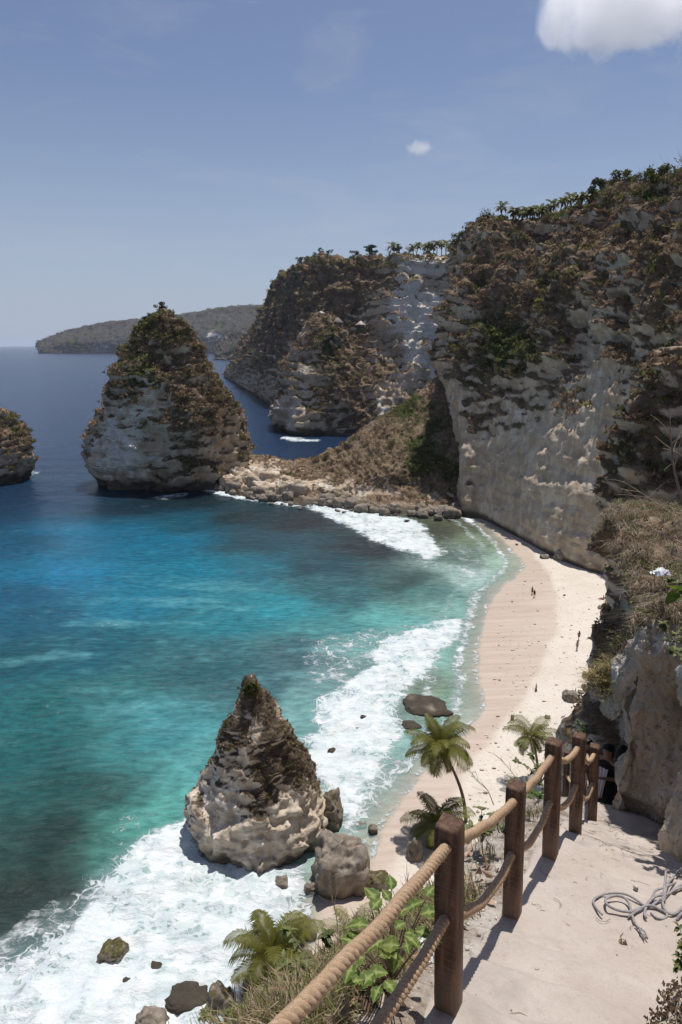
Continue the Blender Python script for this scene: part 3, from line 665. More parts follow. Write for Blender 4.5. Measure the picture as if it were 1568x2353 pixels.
stack('rock_buttress', 436, [(998, 622, 862), (960, 620, 864), (930, 628, 858), (890, 640, 850), (850, 652, 838), (810, 668, 815), (770, 685, 795), (745, 700, 780), (730, 718, 765), (724, 730, 755)],
      1.5, 110, 220, FAR, 4.0, 30, 'pale buttress with scrubby crest in front of the headland', 'cliff',
      [(790, 850, 60, 120, .6), (740, 760, 50, 40, .3), (670, 960, 40, 50, -.5), (700, 830, 25, 70, -.35), (640, 960, 30, 50, -.3), (640, 880, 20, 40, .2), (830, 960, 40, 60, .4)],
      [(680, 960, 40, 50, .4), (700, 850, 20, 70, .35), (730, 930, 20, 60, .3)], [(760, 800, 40, 60, .3)], .48, .15, .12, notch=2.5, wetz=3.5, kind='structure', bury=4)

def rock(u, v, wpx, hpx, label, group=None, cat='boulder', name='boulder', z=0, mat=STACKM, wet=.35, seed=0, ratio=.9, veg=.1, res=(26, 40), ground=None, tilt=0, pal=.1):
    """free-standing boulder sitting at pixel (u, v) of its foot"""
    P = ground if ground is not None else gz(u, v, z)
    zd = P[1] * CP + (CAMZ - P[2]) * SP
    rx = wpx / 2 / FOC * zd; hh = hpx / FOC * zd * 1.1
    n, m = res
    ph = np.linspace(-.35 * np.pi, np.pi / 2, n)[:, None]; th = np.linspace(0, 2 * np.pi, m, endpoint=False)[None]
    e = .62
    X = np.sign(np.cos(th)) * np.abs(np.cos(th)) ** e * np.cos(ph) ** e; Y = np.sign(np.sin(th)) * np.abs(np.sin(th)) ** e * np.cos(ph) ** e
    Z = np.sign(np.sin(ph)) * np.abs(np.sin(ph)) ** e + 0 * th
    G = np.stack([X * rx, Y * rx * ratio, Z * hh * .85], -1)
    q = G / rx
    d = 1 + .26 * fbm(q, 1.3, 3, seed=seed + 80) + .13 * fbm(q, .45, 4, .6, seed=seed + 81) - .12 * np.maximum(0, noise(q * 1.3 + seed * 3.1))
    G = G * (d + cells(q, 1.1, seed % 13, 1.1) * .11 + cells(q, .4, seed % 7) * .03)[..., None]
    G[..., 0] += tilt * G[..., 2]
    N = gnormals(G, True)
    vg = np.clip(veg + (N[..., 2] - .5) * .4 + fbm(q, .5, 3, seed=seed + 82) * .5, 0, 1) if veg > 0 else np.zeros((n, m))
    we = sstep(wet, wet - .4, G[..., 2] / hh + .2 * fbm(q, .6, 2, seed=seed)) if wet > 0 else np.zeros((n, m))
    V = G.reshape(-1, 3)
    at_ = {'veg': vg * (1 - we), 'pale': np.full((n, m), pal) + .2 * fbm(q, .6, 2, seed=seed + 3), 'green': np.full((n, m), .45), 'wet': we * .9}
    o = mesh(name, V, gridF(n, m, True), mat, attrs=at_, loc=P + [0, rx * ratio * .6, 0])
    tag(o, label, cat, group)
    return o

# ================================================================== SCRUB ON THE CLIFFS (uncountable cover)
t = NT('scrub_leaves')
c = t.attr('tint').outputs['Color']
b = t.bsdf(c, .85, None, .12)
tl = t.n('ShaderNodeBsdfTranslucent'); t.l(c, tl.inputs['Color']); mx = t.n('ShaderNodeMixShader'); mx.inputs[0].default_value = .32
t.l(b.outputs[0], mx.inputs[1]); t.l(tl.outputs[0], mx.inputs[2]); LEAF = t.done(mx)
TINTS = 2.0 * np.array([(.118, .080, .052), (.092, .064, .042), (.145, .106, .070), (.088, .078, .034), (.052, .058, .020), (.085, .09, .028)])
def bush_template(k, leaf, rng, flat=.75):
    d = rng.normal(size=(k, 3)); d /= np.linalg.norm(d, axis=1)[:, None]; d[:, 2] = np.abs(d[:, 2]) * flat - .1
    p = d * (.45 + .6 * rng.random(k))[:, None]
    a = rng.normal(size=(k, 3)); a /= np.linalg.norm(a, axis=1)[:, None]
    b_ = np.cross(a, rng.normal(size=(k, 3))); b_ /= np.linalg.norm(b_, axis=1)[:, None]
    s = leaf * (.6 + .8 * rng.random(k))[:, None]
    return np.stack([p - a * s, p - b_ * s * .55, p + a * s, p + b_ * s * .55], 1)          # k,4,3
def place_bushes(name, label, P, sc, tint, k, leaf, seed, mat=None, zs=1.0, cat=None):
    rng = np.random.default_rng(seed)
    T = [bush_template(k, leaf, rng) for _ in range(6)]
    n = len(P); idx = rng.integers(0, 6, n); ang = rng.random(n) * 6.283
    TT = np.stack(T)[idx]                                     # n,k,4,3
    c_, s_ = np.cos(ang)[:, None, None], np.sin(ang)[:, None, None]
    X = TT[..., 0] * c_ - TT[..., 1] * s_; Y = TT[..., 0] * s_ + TT[..., 1] * c_
    V = np.stack([X, Y, TT[..., 2] * zs], -1) * sc[:, None, None, None] + P[:, None, None]
    col_ = tint[:, None, None] * (.65 + .7 * rng.random((n, k, 1, 1))) * np.ones((1, 1, 4, 1))
    F = np.arange(n * k * 4).reshape(-1, 4)
    o = mesh(name, V.reshape(-1, 3), F, mat or LEAF, cols={'tint': col_.reshape(-1, 3)}, smooth=False)
    return tag(o, label, cat, None, 'stuff')
def scatter_on(label, n, smin, smax, seed, power=1.6, vmin=.45):
    G, N, veg, green = SURF[label]
    rng = np.random.default_rng(seed)
    c_ = (G[:-1, :-1] + G[1:, 1:]) / 2
    ar = np.linalg.norm(np.cross(G[1:, :-1] - G[:-1, :-1], G[:-1, 1:] - G[:-1, :-1]), axis=-1)
    vg = (veg[:-1, :-1] + veg[1:, 1:]) / 2
    u, v = proj(c_)
    dist = np.linalg.norm(c_ - [0, 0, CAMZ], axis=-1)
    facing = (N[:-1, :-1] * (np.array([0, 0, CAMZ]) - c_)).sum(-1) / dist
    wgt = ar * np.clip((vg - vmin) / (1 - vmin), 0, 1) ** .5 * (np.abs(facing) * .8 + .2) * ((u > -250) & (u < 1900))
    wgt = wgt.ravel() / wgt.sum()
    i = rng.choice(len(wgt), n, p=wgt)
    P = c_.reshape(-1, 3)[i] + rng.normal(size=(n, 3)) * .3 * smin
    gr = ((green[:-1, :-1] + green[1:, 1:]) / 2).ravel()[i]
    sz = smin + (smax - smin) * rng.random(n) ** power
    sz *= 1 + .5 * np.clip(gr - .4, 0, 1)
    r = rng.random(n)
    ti = np.where(r < gr * 1.1 - .1, rng.integers(3, 6, n), rng.integers(0, 4, n))
    return P, sz, TINTS[ti] * (.75 + .5 * rng.random((n, 1)))
def scrub(src, name, label, n, smin, smax, k, leaf, seed):
    P, sz, ti = scatter_on(src, n, smin, smax, seed)
    place_bushes(name, label, P, sz, ti, k, leaf, seed + 1)
scrub('tall limestone cliff with scrub above bare grey rock behind the beach', 'scrub', 'dry brown and green scrub covering the upper beach cliff', 6500, .6, 2.2, 34, .235, 101)
scrub('scrub topped headland with white scree face beyond the saddle', 'scrub', 'dry brown scrub over the middle headland', 4200, 1.2, 3.6, 20, .30, 103)
scrub('pale buttress with scrubby crest in front of the headland', 'scrub', 'scrub on the buttress below the headland', 900, 1.0, 3.2, 20, .30, 105)
scrub('tall pointed sea stack with a scrub covered crown', 'scrub', 'dark scrub on the crown of the tall sea stack', 1900, .7, 2.2, 26, .28, 107)
scrub('dark scrubby sea stack cut off by the left edge', 'scrub', 'dark scrub on the stack at the left edge', 500, .7, 2.0, 24, .28, 109)
scrub('scrubby saddle with pale broken rock foot joining stack and cliff', 'scrub', 'low brown scrub over the saddle', 2600, .35, 1.1, 22, .28, 111)
scrub('cone shaped grey rock standing in surf at the beach edge', 'scrub', 'scrub tufts on the cone shaped rock', 650, .12, .42, 22, .28, 113)
for lab_, r0, r1, n_, smin_, smax_, nm_, sd__ in (('tall limestone cliff with scrub above bare grey rock behind the beach', 232, 256, 620, .8, 2.6, 'green bushes along the crest of the beach cliff', 131), ('scrub topped headland with white scree face beyond the saddle', 136, 152, 330, 1.2, 3.2, 'green bushes along the crest of the headland', 133)):
    G_ = SURF[lab_][0]; rg_ = np.random.default_rng(sd__); P_ = G_[rg_.integers(r0, r1, n_), rg_.integers(0, G_.shape[1], n_)]
    place_bushes('scrub', nm_, P_, smin_ + (smax_ - smin_) * rg_.random(n_) ** 1.5, TINTS[rg_.choice([1, 2, 3, 4, 5, 5], n_)] * (.8 + .4 * rg_.random((n_, 1))), 60, .19, sd__ + 1, zs=1.25)
scrub('long low hazy headland on the horizon', 'scrub', 'far scrub and trees on the horizon headland', 2600, 7, 20, 14, .34, 135)
scrub('dark hazy point just left of the middle headland', 'scrub', 'far scrub on the hazy point', 900, 4, 11, 14, .34, 137)
# grass tuft on the very tip of the cone rock
tipP = at(576, 1588, 62.9) + RNG.normal(size=(60, 3)) * [.3, .3, .25]
place_bushes('scrub', 'green grass tuft on the tip of the cone shaped rock', tipP, .2 + .25 * RNG.random(60), np.tile([.06, .065, .018], (60, 1)) * (.7 + .6 * RNG.random((60, 1))), 20, .35, 115, zs=1.4)

# ================================================================== FOOTPATH, BANKS AND HILLSIDE IN FRONT
O0 = np.array([.55, 2.8]); DIR = np.array([.48, .877]); DIR /= np.linalg.norm(DIR); NRM = np.array([DIR[1], -DIR[0]])
ZK = np.array([(-6, -.8), (-4, -1.55), (-2.6, -2.05), (-1.5, -2.62), (.11, -3.45), (1.65, -4.20), (2.72, -4.43), (3.93, -5.02), (5.9, -6.25), (6.6, -6.42), (7.5, -7.2), (9, -8.45), (11, -9.8), (14, -12), (22, -21), (30, -34), (42, -50), (60, -52)])
def zlin(s): return np.interp(s, ZK[:, 0], ZK[:, 1])
def zstep(s):
    q_ = np.asarray(s) / .52 + .3; f = np.floor(q_); fr = q_ - f
    s2 = (f + sstep(.55, 1.0, fr) - .3) * .52
    return .5 * zlin(s) + .5 * zlin(s2 + .13)
DRP = np.array([(0, 0), (.25, .04), (.5, .14), (.72, .34), (.92, .8), (1.2, 1.6), (1.7, 3.1), (3, 6.4), (5, 11), (10, 21), (20, 38), (34, 54), (60, 60)])
def sw(x, y):
    d = np.stack([np.asarray(x) - O0[0], np.asarray(y) - O0[1]], -1); return d @ DIR, d @ NRM
def ground(x, y):
    s, w_ = sw(x, y); s2 = s
    wl_ = -.15 - 1.0 * sstep(6.6, 9, s)
    return CAMZ + np.where(w_ > wl_, zstep(s), zlin(s)) - np.interp(np.maximum(wl_ - w_, 0), DRP[:, 0], DRP[:, 1])
def hit(u, v, y0=1.2, y1=20):
    d = ray(u, v)
    for Y in np.arange(y0, y1, .02):
        p = np.array([0, 0, CAMZ]) + d * (Y / d[1])
        if p[2] < float(ground(p[0], p[1])): return p
    return p
def swp(s, w_): return O0 + DIR * s + NRM * w_

# ---- dusty path
t = NT('dusty_path'); p = t.pos()
n1 = t.noise(p, 1.6, 5, .6); n2 = t.noise(p, 14, 6, .7); n3 = t.noise(p, 70, 3, .7)
base = t.mix(t.mapr(n1, .35, .65), (.435, .372, .325), (.525, .462, .41))
base = t.mix(t.mapr(t.noise(p, .8, 4, .7, .5), .5, .68), base, (.36, .325, .29))
base = t.mix(t.math('MULTIPLY', t.mapr(n2, .55, .75), .5), base, (.33, .27, .225))
base = t.mix(t.mapr(t.vor(p, 26, 'F1'), .09, .06), base, (.55, .49, .43))
base = t.mix(t.math('MULTIPLY', t.mapr(n3, .62, .7), .6), base, (.30, .24, .2))
h = t.math('ADD', t.math('MULTIPLY', n2, .6), t.math('ADD', t.math('MULTIPLY', n3, .25), n1))
PATH = t.done(t.bsdf(base, .95, t.bump(h, .05, .7), .1))
ns, nw = 420, 130
sv = np.linspace(-4.2, 10.5, ns); G = np.zeros((ns, nw, 3))
for i, s in enumerate(sv):
    w0 = -.17 - 1.0 * sstep(6.6, 9, s); ww = np.linspace(w0, 3.4, nw)
    xy = O0 + DIR * s + NRM * ww[:, None]; G[i, :, :2] = xy
sG, wG = sw(G[..., 0], G[..., 1])
sj = sG + .22 * fbm(np.stack([wG, sG * .3, 0 * sG], -1), 1.1, 3, seed=140)
G[..., 2] = CAMZ + zstep(sj) + .04 * fbm(G, .7, 4, .55, seed=141) + .012 * fbm(G, .16, 4, .6, seed=142) + .012 * cells(G, .5, 2)
G[:, 0, 2] -= .10; G[:, 1, 2] -= .02
path = mesh('path', G.reshape(-1, 3), gridF(ns, nw), PATH); tag(path, 'dusty pale stepped footpath running down beside the rope railing', kind='structure')

# ---- hillside left of the fence
t = NT('hillside_soil'); p = t.pos()
n1 = t.noise(p, 2.2, 6, .65); n2 = t.noise(p, 16, 5, .7)
base = t.mix(t.mapr(n1, .38, .6), (.30, .235, .18), (.60, .55, .49))
base = t.mix(t.math('MULTIPLY', t.mapr(n2, .5, .68), .8), base, (.24, .18, .13))
base = t.mix(t.mapr(t.vor(p, 22, 'F1'), .2, .12), base, (.62, .57, .52))
SOIL = t.done(t.bsdf(base, .95, t.bump(t.math('ADD', n2, t.math('MULTIPLY', n1, 1.4)), .08, .9), .1))
hs = np.concatenate([np.linspace(-6, 11, 170), np.linspace(11.4, 58, 60)])
hw = np.concatenate([np.linspace(0, 3.2, 90), 3.2 + np.linspace(.03, 1, 60) ** 1.6 * 46])
G = np.zeros((len(hs), len(hw) + 1, 3))
for i, s in enumerate(hs):
    w0 = -.15 - 1.0 * sstep(6.6, 9, s)
    ww = np.concatenate([[w0 + (.8 if s < 10 else 9)], w0 - hw])
    G[i, :, :2] = O0 + DIR * s + NRM * ww[:, None]
    G[i, :, 2] = CAMZ + zlin(s) - np.concatenate([[.35], np.interp(hw, DRP[:, 0], DRP[:, 1])])
k_ = np.concatenate([[0], np.minimum(hw / .5, 1)])[None]
G[..., 2] += (.11 * fbm(G, .9, 4, .6, seed=145) + .03 * fbm(G, .2, 3, .6, seed=146)) * k_ + .5 * fbm(G, 5, 3, seed=147) * sstep(2, 6, np.concatenate([[0], hw]))[None]
G[..., 2] = np.maximum(G[..., 2], -1.5)
hillside = mesh('hillside', G.reshape(-1, 3), gridF(len(hs), len(hw) + 1), SOIL); tag(hillside, 'steep rubble hillside falling from the railing to the beach', kind='structure')
HILL = G

# ---- sandstone bank on the right of the path and the overhang above the turn
def rel(x, y): return np.array([x, y])
def gzr(x, y): return float(ground(x, y)) - CAMZ
bc = []                                            # columns of control points, relative to the camera's foot point
def wallcol(x, y, out, prof, z0=None):
    o = np.array(out, float); o /= np.linalg.norm(o); z0 = gzr(x, y) if z0 is None else z0
    bc.append([(x + o[0] * d, y + o[1] * d, z0 + h) for h, d in prof])
OVER = [(-.6, .1), (-.1, .02), (.1, 0), (.7, .20), (1.3, .33), (1.75, .30), (2.05, .16), (2.3, .18), (2.45, .42), (2.5, .9), (2.45, 2.0), (2.4, 4), (2.2, 8), (-1, 16)]
OVERV = [(-.6, .05), (-.1, .02), (.1, 0), (.7, .05), (1.3, .06), (1.75, .0), (2.05, -.08), (2.3, -.05), (2.45, .25), (2.5, .8), (2.45, 2.0), (2.4, 4), (2.2, 8), (-1, 16)]
LEAN = [(-.6, -.05), (-.1, -.02), (.05, 0), (.35, .16), (.7, .36), (1.1, .62), (1.5, .95), (1.8, 1.3), (2.1, 1.8), (2.4, 2.4), (2.7, 3.6), (3.0, 5.5), (3.2, 9), (1, 17)]
def mixp(a): return [(h0 * (1 - a) + h1 * a, d0 * (1 - a) + d1 * a) for (h0, d0), (h1, d1) in zip(OVER, LEAN)]
# beyond the corner: roof over the turn
lip2 = at(1368, 1610, 12.4) - [0, 0, CAMZ]; lip1 = at(1384, 1652, 10.6) - [0, 0, CAMZ]; lip0 = at(1404, 1664, 9.6) - [0, 0, CAMZ]
for L, hh, tz in ((lip2, .9, -4.75), (lip1, 1.15, -4.45), (lip0, 1.25, -4.2)):
    x, y, z = L
    bc.append([(x + 2.6, y + 1.2, z - .3), (x + 2.2, y + 1.0, z + .05), (x + 1.7, y + .8, z + .2), (x + 1.1, y + .5, z + .22), (x + .5, y + .25, z + .15), (x + .12, y + .05, z), (x, y, z + .25), (x + .05, y + .05, z + hh * .6), (x + .45, y + .15, z + hh), (x + 1.1, y + .5, tz - .3), (x + 2.0, y + 1.3, tz), (x + 3.4, y + 2.8, tz), (x + 5, y + 6, tz - 2.2), (x + 10, y + 13, tz - 8)])
wallcol(3.98, 8.52, (.75, .66), mixp(.0), -6.2)
wallcol(4.08, 8.38, (.35, .94), mixp(.0), -6.2)
wallcol(4.22, 8.24, (.3, .95), mixp(.0), -6.15)
wallcol(4.32, 8.05, (.35, .94), mixp(.05), -6.1)
wallcol(4.44, 7.8, (.75, .66), mixp(.05), -6.0)
wallcol(4.22, 7.4, (.95, -.1), OVERV)
wallcol(3.95, 6.95, (.92, -.38), OVERV)
wallcol(3.72, 6.35, (.9, -.4), OVERV)
wallcol(3.40, 5.5, (.9, -.42), mixp(.35))
wallcol(2.98, 4.6, (.88, -.48), mixp(.75))
wallcol(2.35, 3.7, (.85, -.5), mixp(.95))
wallcol(1.78, 3.1, (.85, -.5), mixp(1))
wallcol(1.43, 2.62, (.88, -.46), mixp(1))
wallcol(1.34, 2.1, (.95, -.2), mixp(1))
wallcol(1.60, 1.4, (1, .1), mixp(1))
wallcol(1.95, .5, (1, .1), mixp(1))
wallcol(2.2, -1.5, (1, 0), mixp(1))
C_ = np.array(bc).transpose(1, 0, 2) + [0, 0, CAMZ]
A = crom(C_, 230); G = crom(A.transpose(1, 0, 2), 420).transpose(1, 0, 2)
N = gnormals(G)
sgn = np.sign((N[60, 120] * (np.array([0, 0, CAMZ]) - G[60, 120])).sum()); N *= sgn
row = np.linspace(0, 1, 230)[:, None] * np.ones((1, 420))
d = .22 * fbm(G, 1.3, 4, .55, seed=151) + .085 * fbm(G * [1, 1, .3], .30, 4, .6, seed=152) + .04 * fbm(G, .10, 3, .65, seed=153) - .06 * np.maximum(0, fbm(G * [1, 1, .6], .22, 2, seed=159) - .25)
top = sstep(.52, .62, row)
rim = np.exp(-((row - .54) / .05) ** 2)
d = d + top * (.18 * billow(G, .8, 3, seed=154) + .06 * fbm(G, .2, 3, seed=155)) + rim * .16 * (billow(G, .22, 3, seed=150) - .4) + cells(G, .8, 9) * .06 * (1 - top)
G = G + N * d[..., None]
N = gnormals(G) * sgn
veg = np.clip(top * .85 - rim * .25 + fbm(G, 1.2, 4, seed=156) * .6 - .2 * (1 - top), 0, 1) * sstep(.5, .6, row)
o = mesh('bank', G.reshape(-1, 3), gridF(230, 420), NEAR, attrs={'veg': veg, 'pale': rim * .5 + .1 * (1 - top) + .3 * fbm(G, .8, 3, seed=157), 'green': .15 + .4 * fbm(G, 1.5, 2, seed=158), 'wet': np.zeros_like(veg)})
tag(o, 'undercut sandstone bank with dry brush on top beside the path', kind='structure')
BANK = (G, N, top)
u_, v_ = proj(G); ok_ = np.argwhere((G[..., 1] < 4.2) & (G[..., 1] > 1.5) & (u_ > 1470) & (u_ < 1640) & (v_ > 2080) & (v_ < 2420)); rg_ = np.random.default_rng(125); k_ = ok_[rg_.integers(0, len(ok_), 150)]; P_ = G[k_[:, 0], k_[:, 1]]
place_bushes('scrub', 'dark dry tufts on the rock at the bottom right corner', P_, .03 + .07 * rg_.random(150), TINTS[rg_.integers(0, 4, 150)] * .6, 40, .16, 126)

# rock behind the turn, and the darker spur farther down the coast
stack('spur', 15.8, [(1760, 1304, 1760), (1720, 1330, 1750), (1690, 1350, 1740), (1660, 1364, 1735), (1630, 1380, 1730), (1590, 1387, 1730), (1545, 1396, 1730), (1520, 1403, 1730), (1480, 1416, 1730), (1450, 1429, 1730), (1400, 1443, 1740), (1350, 1457, 1760), (1310, 1467, 1780), (1290, 1482, 1700)],
      .9, 130, 200, NEAR, .35, 3.0, 'rough pale rock spur below the dry brush at the beach edge', 'cliff', [(1400, 1560, 40, 60, .25), (1390, 1400, 40, 60, .4)], [(1360, 1600, 50, 60, .25), (1350, 1680, 40, 40, .3)], [], .5, .25, .2, strata=.12, wetz=-5, bury=12, kind='structure')
stack('spur', 44, [(1420, 1408, 2000), (1380, 1412, 1960), (1330, 1424, 1950), (1290, 1420, 1950), (1230, 1419, 1950), (1190, 1424, 1950), (1150, 1420, 1950), (1120, 1426, 1950), (1085, 1434, 1950), (1050, 1440, 1940), (1010, 1452, 1940), (960, 1450, 1930), (920, 1452, 1920), (880, 1462, 1900), (840, 1490, 1880), (800, 1530, 1850)],
      .55, 170, 260, NEAR44 if 'NEAR44' in globals() else ROCK, 1.6, 9.0, 'dark overgrown cliff spur close on the right above the brush', 'cliff', [(1480, 1000, 60, 150, .45), (1430, 1300, 30, 60, -.5), (1440, 1230, 30, 40, .2)], [(1420, 1300, 20, 60, .3), (1462, 1060, 14, 30, .4)], [(1540, 900, 60, 90, .4), (1440, 1130, 20, 40, .4), (1440, 1330, 20, 40, .4)], .62, .12, .25, wetz=-5, bury=30, kind='structure')
scrub('rough pale rock spur below the dry brush at the beach edge', 'scrub', 'small dry tufts on the rock spur by the path turn', 900, .05, .30, 30, .20, 123)
scrub('dark overgrown cliff spur close on the right above the brush', 'scrub', 'dark scrub hanging on the near cliff spur', 2200, .25, .95, 26, .26, 121)

# ================================================================== ROPE RAILING
t = NT('dark_hardwood'); p = t.pos()
g1 = t.noise(t.pos((14, 14, 1.1)), 2, 5, .65, .6); saw = t.noise(t.pos((3, 3, 95)), 1, 3, .7); big = t.noise(p, 3, 4)
tc = t.n('ShaderNodeTexCoord'); sz = t.n('ShaderNodeSeparateXYZ'); t.l(tc.outputs['Generated'], sz.inputs[0]); zf = sz.outputs['Z']
base = t.ramp(g1, [(.3, (.036, .022, .016)), (.5, (.102, .056, .037)), (.7, (.18, .108, .072))])
base = t.mix(t.math('MULTIPLY', t.mapr(saw, .56, .7), .55), base, (.22, .15, .11))
dust = t.math('MULTIPLY', t.mapr(t.math('ADD', zf, t.math('MULTIPLY', t.math('SUBTRACT', big, .5), .5)), .42, .0), .75)
base = t.mix(dust, base, (.33, .25, .19))
WOOD = t.done(t.bsdf(base, .75, t.bump(t.math('ADD', g1, t.math('MULTIPLY', saw, .8)), .006, .9), .25))
t = NT('coir_rope'); p = t.pos()
n1 = t.noise(p, 40, 4, .7); n2 = t.noise(p, 350, 2, .7)
base = t.mix(t.mapr(n1, .3, .7), (.42, .285, .18), (.60, .445, .305)); base = t.mix(t.mapr(n2, .5, .7), base, (.34, .21, .12))
ROPE = t.done(t.bsdf(base, .95, t.bump(t.math('ADD', n2, n1), .006, .9), .05))
def post_pix(u, vb, vt, H=1.1):
    b, q = ray(u, vb), ray(u, vt); Y = H / (q[2] / q[1] - b[2] / b[1])
    return np.array([0, 0, CAMZ]) + b * (Y / b[1])
PO = [post_pix(1031, 2300, 1890), post_pix(1177, 2098, 1803), post_pix(1265, 1957, 1703), post_pix(1322, 1903, 1689), post_pix(1361, 1880, 1713)]
LEANS = [0, -.036, -.036, -.050, -.046, -.060, -.05, -.05]                  # the posts all lean a little towards the sea
P0 = PO[0] + np.array([-1.0, -1.98, .885]); PO.insert(0, P0)
P6 = post_pix(1300, 1830, 1727); mid = np.array([5.15, 11.6, CAMZ - 8.75]); mid = at(1346, 1836, 11.4)
PO += [mid, P6]
rail = empty('rope_railing', PO[1]); tag(rail, 'railing of dark square wooden posts strung with two thick coir ropes', 'railing')
AZ = math.atan2(DIR[1], DIR[0])
def post_mesh(P, rot, wd=.121, H=1.1, sink=.25):
    V = []; zs_ = np.concatenate([[-sink], np.linspace(0, H - .012, 16), [H]]); ins = np.concatenate([np.zeros(17), [.005]])
    rg = np.random.default_rng(int(abs(P[0]) * 100))
    for z, i_ in zip(zs_, ins):
        a = wd / 2 - i_; c = .007
        ring = [(-a + c, -a), (a - c, -a), (a, -a + c), (a, a - c), (a - c, a), (-a + c, a), (-a, a - c), (-a, -a + c)]
        V.append([(x + rg.normal() * .0009, y + rg.normal() * .0009, z + (x * .02 if z > H - .05 else 0)) for x, y in ring])
    V = np.array(V); c, s_ = math.cos(rot), math.sin(rot)
    V = np.stack([V[..., 0] * c - V[..., 1] * s_, V[..., 0] * s_ + V[..., 1] * c, V[..., 2]], -1)
    n = len(zs_)
    return V.reshape(-1, 3), [gridF(n, 8, True), np.array([[(n - 1) * 8 + k for k in range(8)]])]
rots = [AZ, AZ, AZ, AZ - .02, AZ + .05, AZ + .12, AZ + .2, AZ + .1]
for P, r_ in zip(PO, rots):
    V, F = post_mesh(P, r_); V[:, 0] += V[:, 2] / 1.1 * LEANS[[id(q_) for q_ in PO].index(id(P))]; o = mesh('post', V, F, WOOD, rail, smooth=False, loc=P - PO[1])
def rope_mesh(A, B, sag, rad=.028, pitch=.118, seed=0, fuzz=260, skew=0):
    L = np.linalg.norm(B - A) * 1.05; n = max(30, int(L / pitch * 11)); tt = np.linspace(0, 1, n)
    Pc = A + (B - A) * tt[:, None]; sg = 4 * tt * (1 - tt) * (1 + skew * (1 - 2 * tt)); Pc[:, 2] -= sag * sg
    rg = np.random.default_rng(seed); Pc += .0025 * np.stack([np.sin(tt * 19 + seed), np.cos(tt * 23 + seed), np.sin(tt * 31 + seed * 2)], 1)
    T = np.gradient(Pc, axis=0); T /= np.linalg.norm(T, axis=1)[:, None]
    N = np.cross(T, [0, 0, 1.]); N /= np.linalg.norm(N, axis=1)[:, None]; B_ = np.cross(N, T)
    b = MB()
    for k in range(3):
        a = -tt * L / pitch * 2 * np.pi + k * 2.094
        ctr = Pc + rad * .50 * (np.cos(a)[:, None] * N + np.sin(a)[:, None] * B_)
        V, F = tube(ctr, rad * .56 * (1 + .04 * np.sin(tt * 90 + k)), 8); b.add(V, F)
    if fuzz:
        i = rg.integers(1, n - 1, fuzz); a = rg.random(fuzz) * 6.283
        d = np.cos(a)[:, None] * N[i] + np.sin(a)[:, None] * B_[i]
        p0 = Pc[i] + d * rad * .95; p1 = p0 + d * (.006 + .014 * rg.random(fuzz))[:, None] + T[i] * rg.normal(size=fuzz)[:, None] * .012
        wv = T[i] * .0011
        V = np.stack([p0 - wv, p0 + wv, p1], 1).reshape(-1, 3); b.add(V, np.arange(fuzz * 3).reshape(-1, 3))
    return b
hT, hL = .985, .565
Z = np.array([0, 0, 1.])
spans = [(0, 1, .05, .10), (1, 2, .05, .17), (2, 3, .04, .16), (3, 4, .12, .20), (4, 5, .16, .24), (5, 6, .2, .25), (6, 7, .15, .25)]
for i, j, s1, s2 in spans:
    for h, sg in ((hT, s1), (hL, s2)):
        d3 = PO[j] - PO[i]; d3 = d3 / np.linalg.norm(d3) * .02
        b = rope_mesh(PO[i] + Z * h - d3 + [LEANS[i] * h / 1.1, 0, 0], PO[j] + Z * h + d3 + [LEANS[j] * h / 1.1, 0, 0], sg, seed=i * 7 + int(h * 10), fuzz=420 if i < 2 else 160)
        o = b.build('rope', ROPE, rail); o.location = -PO[1]

# ================================================================== THINGS LYING ON THE PATH
t = NT('grey_rope'); p = t.pos(); n1 = t.noise(p, 60, 3)
GREYR = t.done(t.bsdf(t.mix(t.mapr(n1, .3, .7), (.22, .21, .22), (.38, .36, .355)), .8, None, .2))
def q22(x, y): return ((2200 + x * .338) / 1.7411, (3350 + y * .338) / 1.7411)
strands = [[(620, 950), (575, 905), (530, 845), (512, 790), (545, 745), (620, 712), (720, 693), (820, 692), (920, 715), (1010, 765), (1090, 825), (1170, 862), (1260, 870), (1340, 905), (1385, 955), (1340, 995), (1260, 985), (1195, 930)],
 [(925, 975), (1010, 922), (1120, 862), (1195, 780), (1245, 680), (1330, 640), (1450, 590), (1600, 500)],
 [(1000, 1050), (978, 985), (955, 900), (925, 815), (860, 762), (760, 748), (680, 775), (652, 815), (680, 865), (760, 910), (860, 935), (950, 935), (1050, 895), (1150, 852), (1250, 868), (1340, 915)],
 [(1372, 415), (1366, 520), (1352, 650), (1335, 760), (1340, 850), (1390, 925), (1470, 940), (1540, 890), (1610, 800)],
 [(1620, 610), (1500, 650), (1380, 715), (1250, 745), (1170, 810), (1130, 880), (1118, 950), (1140, 990)],
 [(1620, 370), (1520, 440), (1440, 540), (1390, 600), (1362, 690), (1352, 790)], [(1620, 560), (1480, 640), (1370, 730), (1270, 790), (1200, 850)], [(1620, 900), (1540, 960), (1500, 1010)]]
b = MB(); base_ = None
